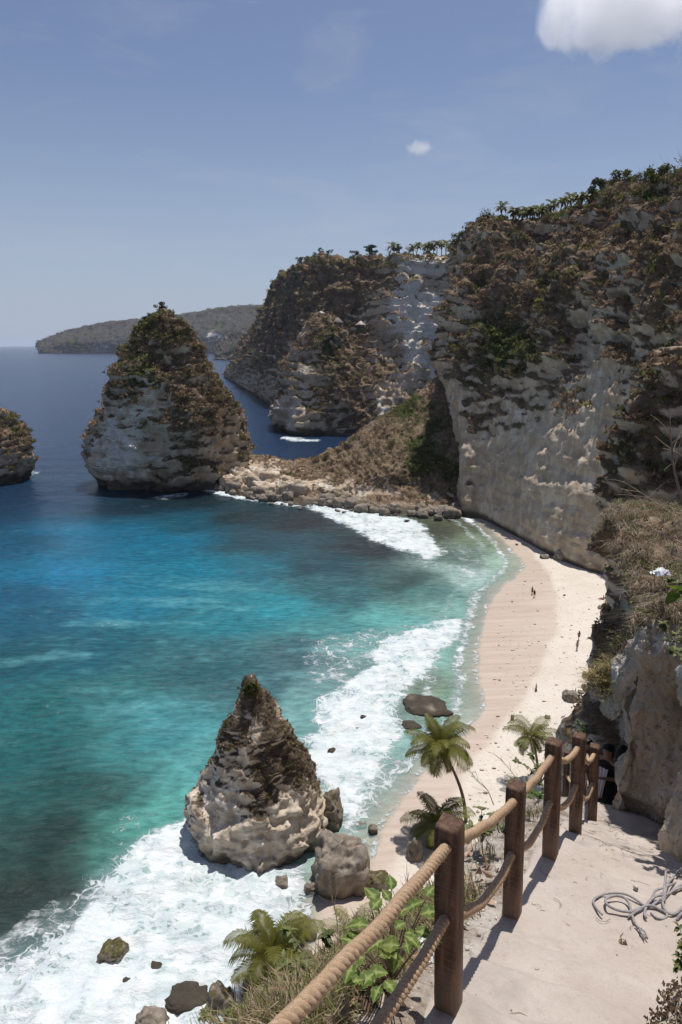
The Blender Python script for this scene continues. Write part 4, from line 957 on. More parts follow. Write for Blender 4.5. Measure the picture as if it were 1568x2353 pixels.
for si, st in enumerate(strands):
    pts = np.array([hit(*q22(x, y)) for x, y in st])
    P = crom(pts, len(pts) * 22)
    zsm = P[:, 2].copy()
    for _ in range(12): zsm[1:-1] = (zsm[:-2] + 2 * zsm[1:-1] + zsm[2:]) / 4
    P[:, 2] = zsm + .012 + .012 * (si % 3) * np.sin(np.linspace(0, np.pi, len(P))) + .015
    rad = .0092 if si < 2 else .0108
    if base_ is None: base_ = P[0].copy(); base_[2] -= .03
    L = np.concatenate([[0], np.cumsum(np.linalg.norm(np.diff(P, axis=0), axis=1))])
    T = np.gradient(P, axis=0); T /= np.linalg.norm(T, axis=1)[:, None]; N = np.cross(T, [0, 0, 1.]); N /= np.linalg.norm(N, axis=1)[:, None]; B_ = np.cross(N, T)
    for k in range(3):
        a = L / .034 * 6.283 + k * 2.094
        V, F = tube(P + rad * .5 * (np.cos(a)[:, None] * N + np.sin(a)[:, None] * B_), rad * .56, 6); b.add(V - base_, F)
rg = np.random.default_rng(5)
for k in range(9):                                          # frayed end
    x, y = 1000, 1055; st = []
    for q_ in range(6):
        st.append((x, y)); x += 12 + 36 * rg.random() * (1 if k % 3 else .6); y += 20 + 26 * rg.random()
    P = crom(np.array([hit(*q22(*c)) for c in st]), 30); P[:, 2] += .02 + .015 * rg.random(); V, F = tube(P, .003, 5); b.add(V - base_, F)
coil = b.build('rope_tangle', GREYR, loc=base_); tag(coil, 'tangle of thin grey rope with a frayed end on the path', 'rope')
for (x, y), wpx, hpx, lab, m_ in (((870, 1300), 18, 14, 'brown crumbly clod lying on the path below the rope tangle', STACKM), ((1028, 608), 9, 7, 'small white stone on the path above the rope loop', NEAR)):
    P = hit(*q22(x, y)); rock(0, 0, wpx, hpx, lab, None, 'stone', 'stone', mat=m_, wet=0, veg=0 if m_ is NEAR else .5, res=(16, 24), ground=P, seed=x % 9, pal=.9 if m_ is NEAR else 0)
# pebbles and grit on the path: too many to count
b = MB(); rg = np.random.default_rng(77)
ico = bmesh.new(); bmesh.ops.create_icosphere(ico, subdivisions=1, radius=1); iv = np.array([v.co for v in ico.verts]); jf = np.array([[v.index for v in f.verts] for f in ico.faces]); ico.free()
for k in range(900):
    s_ = rg.uniform(-2.5, 7); w_ = rg.uniform(-.9, 1.3) if k % 2 else rg.uniform(-.9, .1); xy = swp(s_, w_); r = .002 + .007 * rg.random() ** 5 + (.007 * rg.random() if w_ < -.1 else 0)
    c = (.55, .48, .42) if rg.random() < .8 else (.33, .26, .21)
    b.add(iv * (1 + .3 * rg.normal(size=(12, 1))) * r * [1.2, 1, .7] + [xy[0], xy[1], float(ground(*xy)) + r * .3 + .01], jf, np.array(c) * rg.uniform(.7, 1.3))
t = NT('pebble'); PEB = t.done(t.bsdf(t.attr('tint').outputs['Color'], .9, None, .1))
tag(b.build('gravel', PEB), 'loose grit and pebbles on the path', None, None, 'stuff')

# ================================================================== FOREGROUND PLANTS
t = NT('grass_blades'); c = t.attr('tint').outputs['Color']
bb = t.bsdf(c, .7, None, .2); tl = t.n('ShaderNodeBsdfTranslucent'); t.l(c, tl.inputs['Color']); mx = t.n('ShaderNodeMixShader'); mx.inputs[0].default_value = .3
t.l(bb.outputs[0], mx.inputs[1]); t.l(tl.outputs[0], mx.inputs[2]); GRASS = t.done(mx)
def grass(name, label, P, N_, L, seed, dryf, width=.004, kb=14, lean=.7, green=(.16, .17, .05), dry=(.36, .285, .18), brown=(.17, .12, .08)):
    rg = np.random.default_rng(seed); n = len(P); M = n * kb
    c = np.repeat(P, kb, 0) + rg.normal(size=(M, 3)) * [.05, .05, .0]
    a = rg.random(M) * 6.283; ln = np.repeat(L, kb) * (.5 + .7 * rg.random(M)); le = lean * (.3 + rg.random(M))
    d = np.stack([np.cos(a), np.sin(a), 0 * a], 1); s_ = np.stack([-np.sin(a), np.cos(a), 0 * a], 1) * (width * (.6 + .8 * rg.random(M)))[:, None]
    up = np.repeat(N_, kb, 0)
    m1 = c + up * (ln * .55)[:, None] + d * (ln * .25 * le)[:, None]; m2 = c + up * (ln * (.95 - .45 * le))[:, None] + d * (ln * .85 * le)[:, None]
    V = np.stack([c - s_, c + s_, m1 + s_ * .8, m1 - s_ * .8, m2], 1).reshape(-1, 3)
    k = np.arange(M)[:, None] * 5
    F = [np.concatenate([k, k + 1, k + 2, k + 3], 1), np.concatenate([k + 3, k + 2, k + 4], 1)]
    r = rg.random(M); dr = np.repeat(dryf, kb)
    col_ = np.where((r < dr * .75)[:, None], np.array(dry), np.where((r < dr)[:, None], np.array(brown), np.array(green))) * (.6 + .8 * rg.random((M, 1)))
    o = mesh(name, V, F, GRASS, cols={'tint': np.repeat(col_, 5, 0)}, smooth=False); return tag(o, label, None, None, 'stuff')
def hill_pts(n, s0, s1, w0, w1, rg, dens=None):
    s_ = rg.uniform(s0, s1, n); w_ = rg.uniform(w0, w1, n)
    xy = O0 + DIR * s_[:, None] + NRM * w_[:, None]; z = ground(xy[:, 0], xy[:, 1]) + .02
    P = np.column_stack([xy, z]); k = fbm(P, .8, 3, seed=160) + rg.random(n) * .5 > (dens if dens is not None else -.2)
    return P[k]
rg = np.random.default_rng(31)
P = np.concatenate([hill_pts(2600, -2.2, 1.8, -1.3, -.36, rg), hill_pts(1700, -2.6, .4, -1.4, -.5, rg, -.5), hill_pts(240, 1, 6, -1.4, -.4, rg, .35)])
grass('grass', 'dry and green grass tangled on the slope left of the railing', P, np.tile([-.25, -.1, .96], (len(P), 1)), .10 + .16 * rg.random(len(P)), 33, .28 + .40 * (fbm(P, 1.2, 2, seed=161) > 0), .0035, 13)
# brush on the bank to the right and over the turn
G, N, top = BANK
u, v = proj(G); ar = np.zeros(G.shape[:2]); ar[:-1, :-1] = np.linalg.norm(np.cross(G[1:, :-1] - G[:-1, :-1], G[:-1, 1:] - G[:-1, :-1]), axis=-1)
ok = ar * (top > .6) * (G[..., 1] > 4.2) * (u < 1750) * (G[..., 1] < 22) * np.minimum(1, 9 / np.maximum(G[..., 1], 1)) ** 1.3
sel = rg.choice(ok.size, 3300, p=ok.ravel() / ok.sum()); P = G.reshape(-1, 3)[sel]
P = P[fbm(P, .9, 3, seed=163) > -.35]
grass('dry_grass', 'matted dry grass and twigs on top of the sandstone bank', P, np.tile([-.2, -.35, .9], (len(P), 1)), .14 + .26 * rg.random(len(P)), 35, np.where(fbm(P, 1.5, 2, seed=166) > .15, .45, .86), .004, 16, 1.3, (.13, .15, .045), (.37, .30, .23), (.21, .15, .11))
place_bushes('brush', 'brown and green low brush along the bank edge', P[:520] + [0, 0, .06], .12 + .22 * rg.random(len(P[:520])), TINTS[rg.integers(0, 5, len(P[:520]))], 60, .10, 165, zs=.9)
# straw coloured tussock hanging at the corner
cP = at(1398, 1560, 10.4); P = cP + rg.normal(size=(150, 3)) * [.16, .12, .14]
grass('grass_tussock', 'straw coloured grass tussock hanging at the corner of the overhang', P, np.tile([-.25, -.5, .45], (150, 1)), .16 + .14 * rg.random(150), 37, np.full(150, .6), .005, 14, 1.4, (.20, .19, .06), (.42, .33, .16), (.25, .17, .09))
for o_ in [bpy.data.objects['grass_tussock']]: o_['kind'] = 'thing'; o_['category'] = 'grass'

def leaf_grid(L, Wd, n=9, m=5, fold=.25, droop=.35, tipw=1.0):
    """ovate leaf along +X"""
    tt = np.linspace(0, 1, n); wd = Wd * np.sin(np.pi * np.clip(tt, .02, .985) ** (.8)) ** tipw; wd[0] = Wd * .06
    ss = np.linspace(-1, 1, m)
    X = L * tt[:, None] + 0 * ss[None]; Y = wd[:, None] * ss[None]
    Zz = fold * np.abs(Y) - droop * L * tt[:, None] ** 2 + .012 * L / .2 * np.sin(tt[:, None] * 28) * np.abs(ss[None])
    return np.stack([X, Y, Zz], -1).reshape(-1, 3), gridF(n, m)
def orient(V, pos, yaw, pitch, roll=0):
    M = Matrix.Rotation(yaw, 3, 'Z') @ Matrix.Rotation(-pitch, 3, 'Y') @ Matrix.Rotation(roll, 3, 'X')
    return np.asarray(V) @ np.array(M).T + pos
t = NT('broad_leaf'); p = t.pos(); n1 = t.noise(p, 14, 4); at2 = t.attr('vein').outputs['Fac']
c = t.mix(t.mapr(n1, .35, .65), (.065, .115, .022), (.14, .19, .042)); c = t.mix(t.mapr(t.noise(p, 5, 3), .6, .75), c, (.22, .23, .055)); c = t.mix(at2, c, (.33, .38, .14))
bb = t.bsdf(c, .62, t.bump(n1, .004, .6), .22); tl = t.n('ShaderNodeBsdfTranslucent'); t.l(t.mix(1, c, (1.3, 1.4, .7), 'MULTIPLY'), tl.inputs['Color']); mx = t.n('ShaderNodeMixShader'); mx.inputs[0].default_value = .35
t.l(bb.outputs[0], mx.inputs[1]); t.l(tl.outputs[0], mx.inputs[2]); BROAD = t.done(mx)
t = NT('stem_bark'); p = t.pos(); n1 = t.noise(p, 30, 4); STEM = t.done(t.bsdf(t.mix(n1, (.14, .10, .07), (.30, .24, .19)), .9, None, .1))
def leaf_part(root, P, L, Wd, yaw, pitch, roll, rel0):
    V, F = leaf_grid(L, Wd, 11, 7); 
    tt = np.repeat(np.linspace(0, 1, 11), 7); ss = np.tile(np.abs(np.linspace(-1, 1, 7)), 11)
    vein = np.maximum((ss < .1) * 1.0, (np.sin((tt * 7 - ss * 1.6) * 6.283) > .93) * .8)
    o = mesh('leaf', orient(V, P - rel0, yaw, pitch, roll), F, BROAD, root, attrs={'vein': vein}); return o
# broad leaved plant left of the first post
leaves = [(868, 2075, 3.05, .20, 2.2, .5), (905, 2105, 2.95, .19, .4, .5), (850, 2128, 2.75, .23, 3.0, .15), (936, 2092, 3.0, .18, .3, .7), (968, 2102, 2.95, .2, .1, .4), (882, 2160, 2.7, .2, 3.6, .1), (838, 2200, 2.55, .22, 3.3, .2), (872, 2198, 2.6, .19, .3, .5), (930, 2150, 2.75, .17, -.6, .1), (860, 2235, 2.5, .18, 3.9, .1), (900, 2045, 3.2, .15, 1.6, .7), (955, 2140, 2.8, .16, -.3, .2), (836, 2252, 2.45, .15, 3.4, .3), (885, 2255, 2.45, .15, -.9, .2), (912, 2190, 2.65, .16, 4.4, .0), (980, 2060, 3.1, .14, .8, .5), (820, 2170, 2.65, .16, 2.7, .3)]
bp = hit(898, 2262); root = empty('broadleaf_plant', bp); tag(root, 'bright green broad leaved plant beside the nearest post', 'plant')
b = MB()
leaves += [(u + random.uniform(-38, 38), v + random.uniform(10, 60), Y - .08, L * random.uniform(.6, .95), yaw + random.uniform(-1.5, 1.5), pit - .1) for (u, v, Y, L, yaw, pit) in leaves[:12]]
for (u, v, Y, L, yaw, pit) in leaves:
    L *= .54; tip = at(u, v, Y); leaf_part(root, tip, L, L * .42, yaw, pit, random.uniform(-.3, .3), bp)
    midp = (bp + tip) / 2 + [0, 0, .02]; V, F = tube(crom(np.array([bp, midp, tip]), 10) - bp, np.linspace(.006, .003, 10), 5); b.add(V, F)
b.build('stem', STEM, root)
def shrub(u, v, Y, label, rad, nst, lv, L, seed, name='shrub', P=None, up=1.0, mat=None, wd=.3, group=None):
    rg = np.random.default_rng(seed); P = at(u, v, Y) if P is None else P
    root = empty(name, P); tag(root, label, 'shrub', group); bs, bl = MB(), MB()
    for k in range(nst):
        a = rg.random() * 6.283; r = rad * (.3 + .7 * rg.random()); tip = np.array([math.cos(a) * r, math.sin(a) * r, rad * up * (.5 + .7 * rg.random())])
        pts = crom(np.array([[0, 0, -.05], tip * [.35, .35, .6], tip]), 8); V, F = tube(pts, np.linspace(.006, .002, 8) * (rad / .3) ** .5, 5); bs.add(V, F)
        for j in range(lv):
            f = 1 - .5 * rg.random() ** 2; q_ = pts[int(f * 7)]
            V, F = leaf_grid(L * (.7 + .5 * rg.random()), L * wd, 5, 3, .3, .3); bl.add(orient(V, q_, rg.random() * 6.283, rg.uniform(-.3, .9), rg.uniform(-.5, .5)), F)
    bs.build('stem', STEM, root); bl.build('foliage', mat or BROAD, root); return root
t = NT('dull_leaf'); p = t.pos(); n1 = t.noise(p, 9, 3)
DULL = t.done(t.bsdf(t.mix(t.mapr(n1, .35, .65), (.055, .075, .022), (.15, .16, .05)), .6, None, .3))
h_ = lambda u, v: hit(u, v)
shrub(0, 0, 0, 'small round leaved shrub between the first and second post', .22, 7, 9, .075, 41, P=at(1108, 1925, 5.3), mat=DULL)
shrub(0, 0, 0, 'low leafy shrub behind the second post', .24, 8, 9, .08, 42, P=at(1190, 1840, 6.9), mat=DULL)
shrub(0, 0, 0, 'yellow green sprig on the rubble between the second and third post', .12, 4, 6, .07, 43, P=at(1238, 1838, 6.6))
shrub(0, 0, 0, 'leafy bush with bare twigs below the palm behind the third post', .55, 14, 12, .09, 44, P=at(1240, 1800, 9.5), mat=DULL)
shrub(0, 0, 0, 'dark small leaved bush at the bottom edge of the picture', .34, 30, 18, .04, 45, P=at(530, 2425, 3.2), up=.6, mat=DULL)
shrub(0, 0, 0, 'small leaved bush under the nearest palm', .32, 26, 16, .04, 46, P=at(630, 2400, 3.3), up=.6, mat=DULL)
shrub(0, 0, 0, 'scruffy bush beside the top rope left of the palm fronds', .3, 14, 12, .06, 47, P=at(735, 2285, 3.3), mat=DULL)
shrub(0, 0, 0, 'green bush growing against the foot of the rock spur', .32, 14, 12, .07, 48, P=at(1345, 1695, 13.2), mat=DULL)
shrub(0, 0, 0, 'leafy sprig at the right edge on top of the bank', .28, 5, 5, .16, 49, P=at(1585, 1410, 6.6), wd=.42)
shrub(0, 0, 0, 'leafy overhanging shrub at the right edge above the path', .55, 16, 14, .08, 151, P=np.array([3.95, 6.85, CAMZ - 3.6]), mat=DULL)
shrub(0, 0, 0, 'dark shrub added on the bank at the right to shade the path', .6, 30, 16, .08, 152, P=np.array([3.62, 6.1, CAMZ - 3.35]), mat=DULL)  # added for the leafy shadow it throws on the path
shrub(0, 0, 0, 'low shrub on the bank at the bottom right corner', .17, 12, 12, .035, 153, P=at(1585, 2235, 3.0), mat=DULL)
shrub(0, 0, 0, 'dense shrub added on the bank rim to shade the path turn', .7, 34, 18, .08, 155, P=np.array([4.45, 7.65, CAMZ - 3.5]), mat=DULL)  # added to widen the shadow below the bank wall
# bare branches
def twig(pts, rad, label, seed, kids=6, name='branch', mat=STEM):
    rg = np.random.default_rng(seed); pts = np.array(pts); P = crom(pts, 40); b = MB()
    V, F = tube(P - P[0], np.linspace(rad, rad * .3, 40), 5); b.add(V, F); Lg = np.linalg.norm(pts[-1] - pts[0])
    for k in range(kids):
        i = rg.integers(8, 38); d = P[min(i + 1, 39)] - P[i]; d /= np.linalg.norm(d) + 1e-9; d = d + rg.normal(size=3) * .6
        q_ = np.array([P[i], P[i] + d * Lg * .12, P[i] + d * Lg * .24 + rg.normal(size=3) * Lg * .05]); V, F = tube(crom(q_, 10) - P[0], np.linspace(rad * .5, rad * .2, 10), 4); b.add(V, F)
    o = b.build(name, mat, loc=P[0]); tag(o, label, 'branch'); return o
t = NT('bleached_twig'); TW = t.done(t.bsdf((.34, .27, .22), .9, None, .1))
twig([at(1575, 1180, 7.2), at(1550, 1080, 7.3), at(1543, 1020, 7.4), at(1540, 960, 7.5)], .016, 'upright bare grey sapling at the right edge above the bank', 61, 9)
twig([at(1590, 1215, 7), at(1530, 1170, 7.1), at(1470, 1130, 7.3), at(1432, 1106, 7.4)], .006, 'long thin dry stalk reaching left from the bank', 62, 4, mat=TW)
twig([at(1590, 1260, 7), at(1540, 1235, 7), at(1500, 1215, 7.1), at(1482, 1200, 7.1)], .010, 'pale broken branch with a bent tip on the bank', 63, 3, mat=TW)
twig([at(1585, 1180, 7), at(1520, 1160, 7), at(1470, 1148, 7.1), at(1440, 1126, 7.1)], .005, 'thin dry stalk above the pale broken branch', 64, 4, mat=TW)
twig([at(1590, 1300, 6.8), at(1560, 1285, 6.8), at(1530, 1272, 6.9), at(1505, 1255, 6.9)], .006, 'dry twig lying over the matted grass', 65, 3, mat=TW)
twig([at(1135, 1850, 6.6), at(1120, 1815, 6.7), at(1095, 1790, 6.8), at(1075, 1762, 6.9)], .006, 'bare forked twig standing over the beach behind the first post', 66, 9, mat=STEM)
twig([at(1205, 1805, 7.9), at(1185, 1785, 8), at(1165, 1760, 8.1), at(1150, 1742, 8.1)], .006, 'bare twig beside the second post', 67, 8, mat=STEM)
twig([at(778, 2215, 4.4), at(775, 2120, 4.6), at(765, 2070, 4.7), at(752, 2030, 4.7)], .005, 'forked bare branch in front of the boulder', 68, 9, mat=STEM)
twig([at(955, 2190, 3.5), at(935, 2120, 3.6), at(940, 2050, 3.7), at(930, 2010, 3.7)], .005, 'thin dry stalk rising from the grass by the top rope', 69, 6, mat=STEM)
twig([at(690, 2310, 2.9), at(660, 2270, 3), at(690, 2255, 3), at(735, 2265, 3)], .004, 'pale curling vine under the top rope', 70, 2, mat=TW)
# dead leaves
t = NT('dead_leaf'); DEAD = t.done(t.bsdf(t.attr('tint').outputs['Color'], .8, None, .2))
b = MB(); rg = np.random.default_rng(91)
for k in range(230):
    s_ = rg.uniform(-1.0, .15) if k % 3 else rg.uniform(.2, 2.6); w_ = -.28 - .5 * rg.random(); xy = swp(s_, w_)
    V, F = leaf_grid(.05 + .05 * rg.random(), .018 + .014 * rg.random(), 6, 3, .5 * rg.normal(), .5 * rg.normal())
    b.add(orient(V, [xy[0], xy[1], float(ground(*xy)) + .03 + .03 * rg.random()], rg.random() * 6.283, rg.normal() * .5, rg.normal() * .6), F, np.array([(.38, .27, .2), (.25, .16, .11), (.46, .36, .28)][k % 3]) * rg.uniform(.7, 1.2))
tag(b.build('leaf_litter', DEAD), 'curled dead leaves at the foot of the nearest post', None, None, 'stuff')
b = MB(); rg = np.random.default_rng(93)
for k in range(150):
    s_ = rg.uniform(-1.5, 6.3); w_ = rg.uniform(-.12, 1.1) * rg.random() ** .6; xy = swp(s_, w_); a_ = rg.random() * 6.283; L = .03 + .16 * rg.random() ** 3
    q_ = [np.array([xy[0] + math.cos(a_ + .5 * j) * L * j / 3, xy[1] + math.sin(a_ + .5 * j) * L * j / 3]) for j in range(4)]
    V, F = tube(np.array([[*p_, float(ground(*p_)) + .012] for p_ in q_]), .0022, 4); b.add(V, F, np.array((.26, .18, .13)) * rg.uniform(.6, 1.4))
tag(b.build('twig_litter', DEAD), 'little dry twigs and stalks scattered on the path', None, None, 'stuff')
# litter
t = NT('white_plastic'); bb = t.bsdf((.74, .75, .77), .4, None, .4); WHITE = t.done(bb)
def crumple(P, sx, sy, szz, label, seed):
    n, m = 30, 40; uu, vv = np.meshgrid(np.linspace(-1, 1, m), np.linspace(-1, 1, n)); r = np.clip(1 - np.hypot(uu, vv) ** 2, 0, 1) ** .5
    G = np.stack([uu * sx, vv * sy, r * szz], -1); G = G + np.stack([fbm(G + k * 3, .06, 4, .6, seed=seed + k) for k in range(3)], -1) * .035
    o = mesh('plastic_bag', G.reshape(-1, 3), gridF(n, m), WHITE, loc=P, smooth=False); tag(o, label, 'plastic bag'); return o
crumple(hit(975, 2195) + [0, 0, .01], .10, .12, .10, 'crumpled white plastic bag behind the nearest post', 171)
crumple(at(1520, 1318, 8.6) + [0, 0, .0], .11, .07, .075, 'white plastic bag caught in the dry grass on the bank', 175)

# ================================================================== PALMS
t = NT('palm_frond'); p = t.pos(); c = t.attr('tint').outputs['Color']
bb = t.bsdf(c, .5, None, .35); tl = t.n('ShaderNodeBsdfTranslucent'); t.l(c, tl.inputs['Color']); mx = t.n('ShaderNodeMixShader'); mx.inputs[0].default_value = .3
t.l(bb.outputs[0], mx.inputs[1]); t.l(tl.outputs[0], mx.inputs[2]); FROND = t.done(mx)
t = NT('palm_trunk'); p = t.pos(); rg_ = t.noise(t.pos((.5, .5, 7)), 1, 3, .6); TRUNK = t.done(t.bsdf(t.mix(t.mapr(rg_, .35, .6), (.10, .075, .055), (.20, .155, .12)), .9, t.bump(rg_, .05, .8), .1))
def palm_crown(R_, nf, nl, seed, lw=.05, young=0.):
    rg = np.random.default_rng(seed); b = MB()
    for f in range(nf):
        yaw = f * 2.39996 + rg.normal() * .2; q_ = (f + .5) / nf
        el = 1.35 - 1.65 * q_ ** .9 + rg.normal() * .1 + young * .35; L = R_ * (.8 + .3 * rg.random()) * (.75 + .35 * math.sin(math.pi * min(1, q_ + .2)))
        n = 14; tt = np.linspace(0, 1, n); ang = el - (1.0 + .8 * rg.random()) * tt ** 1.4
        dx = np.cumsum(np.cos(ang)) / n * L; dz = np.cumsum(np.sin(ang)) / n * L
        hd = np.array([math.cos(yaw), math.sin(yaw), 0]); C = np.outer(dx, hd) + np.outer(dz, [0, 0, 1.])
        C = np.concatenate([[[0, 0, 0]], C]); sd_ = np.array([-math.sin(yaw), math.cos(yaw), 0])
        tint = np.array((.135, .135, .022)) * rg.uniform(.75, 1.25); 
        if q_ > .82: tint = np.array((.13, .11, .04)) * rg.uniform(.8, 1.2)
        V, F = tube(C, np.linspace(.022, .006, n + 1) * R_ / 3, 4); b.add(V, F, np.array((.24, .22, .075)))
        for j in range(nl):
            a = .10 + .9 * (j + .5) / nl; i = a * n; i0 = int(i); o_ = C[i0] + (C[min(i0 + 1, n)] - C[i0]) * (i - i0)
            tg = C[min(i0 + 1, n)] - C[i0]; tg = tg / (np.linalg.norm(tg) + 1e-9); up = np.cross(sd_, tg); up = up * np.sign(up[2] + 1e-6)
            ll = L * .33 * math.sin(math.pi * (.12 + .86 * a)) ** .7 * rg.uniform(.8, 1.15)
            for sgn_ in (-1, 1):
                dr = tg * .55 + sd_ * sgn_ * .85 + up * .12; dr /= np.linalg.norm(dr)
                m1 = o_ + dr * ll * .5 + np.array([0, 0, -.08 * ll]); e = o_ + dr * ll * .92 + np.array([0, 0, -.5 * ll * rg.uniform(.5, 1.5)])
                w_ = tg * lw * R_ / 3 * .5
                b.add(np.array([o_ - w_ * .6, o_ + w_ * .6, m1 + w_, m1 - w_, e]), [np.array([[0, 1, 2, 3]]), np.array([[3, 2, 4]])], tint * rg.uniform(.8, 1.2))
    return b
def palm(crown, foot, label, R_, nf, nl, seed, rad=.14, lw=.058, name='coconut_palm', group=None, young=0., bend=.0):
    root = empty(name, foot); tag(root, label, 'palm tree', group)
    v = np.asarray(crown) - foot; pts = np.array([[0, 0, -.3], v * [.15, .15, .33] , v * [.5 + bend, .5 + bend, .68], v])
    P = crom(pts, 30); V, F = tube(P, np.linspace(rad * 1.25, rad * .7, 30), 10); mesh('trunk', V, F, TRUNK, root)
    o = palm_crown(R_, nf, nl, seed, lw, young).build('crown', FROND, root, smooth=False); o.location = v
    return root
f1 = on_beach(1072, 1888); palm(at(1010, 1716, f1[1]), f1, 'leaning coconut palm with a full crown above the beach', 4.3, 28, 44, 201, .17)
f2 = on_beach(1012, 1925); palm(at(1006, 1896, f2[1]), f2, 'short coconut palm half hidden behind the nearest post', 4.2, 22, 40, 202, .2, young=.35)
f3 = on_beach(1236, 1790); palm(at(1222, 1694, f3[1]), f3, 'coconut palm beside the third post with pale beach behind', 3.3, 22, 38, 203, .15)
f4 = on_beach(640, 2300); palm(at(628, 2200, f4[1]), f4, 'bushy coconut palm at the bottom against the white surf', 4.4, 28, 44, 204, .2, young=.25)
f5 = on_beach(806, 2200); palm(at(806, 2145, f5[1]), f5, 'small palm peeping over the top rope below the boulder', 2.8, 16, 30, 205, .12, young=.3)

# ================================================================== BOULDERS
BR = [(782, 2048, 132, 118, 'big angular grey boulder on the sand beside the cone shaped rock', .25, 1.0, .14), (757, 1900, 62, 70, 'dark rock wedged against the right side of the cone shaped rock', .3, 1.1, .45),
 (868, 2040, 54, 24, 'low yellow brown rock on the sand right of the big boulder', 0, .8, .5), (648, 2060, 38, 36, 'wave washed rock in the surf below the cone shaped rock', .6, .9, .1), (714, 2056, 28, 24, 'small brown rock at the left foot of the big boulder', .4, .9, .2),
 (858, 1918, 24, 20, 'small dark rock in the wash right of the cone shaped rock', .6, .9, .1), (832, 1904, 24, 9, 'flat dark stone awash beside the small dark rock', .9, .8, 0), (255, 2208, 62, 30, 'mossy green rock alone in the white surf', .15, .9, .55),
 (432, 2318, 100, 22, 'broad dark rock with surf pouring over it', 1.6, .8, 0), (345, 2372, 72, 30, 'dark rock cut off by the bottom edge in the surf', .5, .8, .1), (92, 2354, 12, 10, 'tiny dark rock tip at the bottom left', 1.6, .8, 0),
 (262, 2336, 20, 10, 'small dark rock left of the surf covered rock', 1.6, .8, 0), (352, 2232, 34, 12, 'dark stone barely awash beside the mossy rock', 1.6, .8, 0), (292, 2262, 22, 9, 'dark stone barely awash below the mossy rock', 1.6, .8, 0),
 (708, 2158, 48, 42, 'brown upright rock at the edge of the surf above the palm', .2, .9, .3), (690, 2250, 62, 70, 'brown rock behind the fronds of the lowest palm', .1, .9, .35), (752, 2216, 44, 20, 'low brown rock on the wet sand beside the lowest palm', .2, .9, .3),
 (985, 1636, 108, 9, 'flat dark reef rock awash off the beach', 1.15, .8, .1), (945, 1672, 44, 5, 'dark low reef stone just below the flat reef rock', 1.6, .8, 0),
 (836, 1651, 13, 5, 'small dark stone in the middle of the long breaker', 1.6, .8, 0), (818, 1676, 22, 5, 'flat dark stone below the small one in the breaker', 1.6, .8, 0), (770, 1731, 30, 7, 'flat dark stone at the seaward edge of the breaker', 1.6, .8, 0),
 (575, 1148, 20, 9, 'dark rock alone in the water off the saddle', 1.6, .9, 0), (792, 1180, 12, 5, 'small dark rock in the foam off the saddle', 1.6, .9, 0), (936, 1200, 12, 5, 'small dark stone in the far breaker', 1.6, .9, 0),
 (955, 1975, 36, 46, 'brown rock below the short palm left of the nearest post', 0, .9, .3), (505, 2330, 60, 60, 'brown weathered rock at the bottom behind the small leaved bush', .1, .9, .4), (610, 2325, 110, 60, 'ochre scrubby rock under the lowest palm', .1, .9, .5)]
for k, (u, v, w_, h, lab, wet, rt, vg) in enumerate(BR):
    rock(u, v, w_, h, lab, None, z=.05, mat=BOULD, wet=wet, ratio=rt, veg=vg, seed=k * 3 + 1, res=(40, 64) if w_ > 50 else (22, 32), ground=on_beach(u, v) if v > 1900 and u > 560 else None)
BB = [(1278, 1256, 34, 36, 'leaning pale boulder at the foot of the beach cliff'), (1302, 1288, 48, 28, 'largest grey boulder at the foot of the beach cliff'), (1326, 1294, 22, 9, 'flat slab just below the largest cliff foot boulder'), (1290, 1270, 18, 12, 'small grey boulder above the largest cliff foot boulder'), (1254, 1284, 22, 8, 'flat stone on the sand left of the cliff foot boulders'), (1264, 1281, 8, 6, 'small stone beside the flat one on the sand'), (1215, 1221, 26, 24, 'brown boulder half way along the foot of the beach cliff'), (1316, 1611, 34, 20, 'grey boulder on the dry sand with a cairn on top'),
 (1350, 1557, 20, 13, 'small grey boulder beside the rock spur on the dry sand'), (1388, 1418, 14, 18, 'upright small rock at the right edge of the sand'), (1382, 1399, 13, 6, 'small dark stone above the upright rock on the sand'), (1178, 1655, 8, 12, 'small brown stump like stone alone on the sand'), (1260, 1652, 12, 7, 'small pale stone on the sand below the cairn boulder'), (1337, 1594, 14, 6, 'flat brown stone beside the rock spur'), (1298, 1369, 6, 3, 'tiny dark stone in the middle of the dry sand'), (1188, 1253, 6, 4, 'tiny dark stone on the wet sand at the far end')]
for k, (u, v, w_, h, lab) in enumerate(BB):
    rock(u, v, w_, h, lab, None, wet=0, veg=0, seed=200 + k * 3, res=(24, 36) if w_ > 15 else (12, 18), ground=on_beach(u, v), mat=BOULD, tilt=.5 if k == 0 else 0, pal=.15, cat='boulder' if w_ > 12 else 'stone')
rock(0, 0, 34, 56, 'tall pale slab leaning against the foot of the beach cliff', None, wet=0, veg=0, seed=333, ground=on_beach(1376, 1302), mat=ROCK, tilt=.25, ratio=.6, pal=.3)
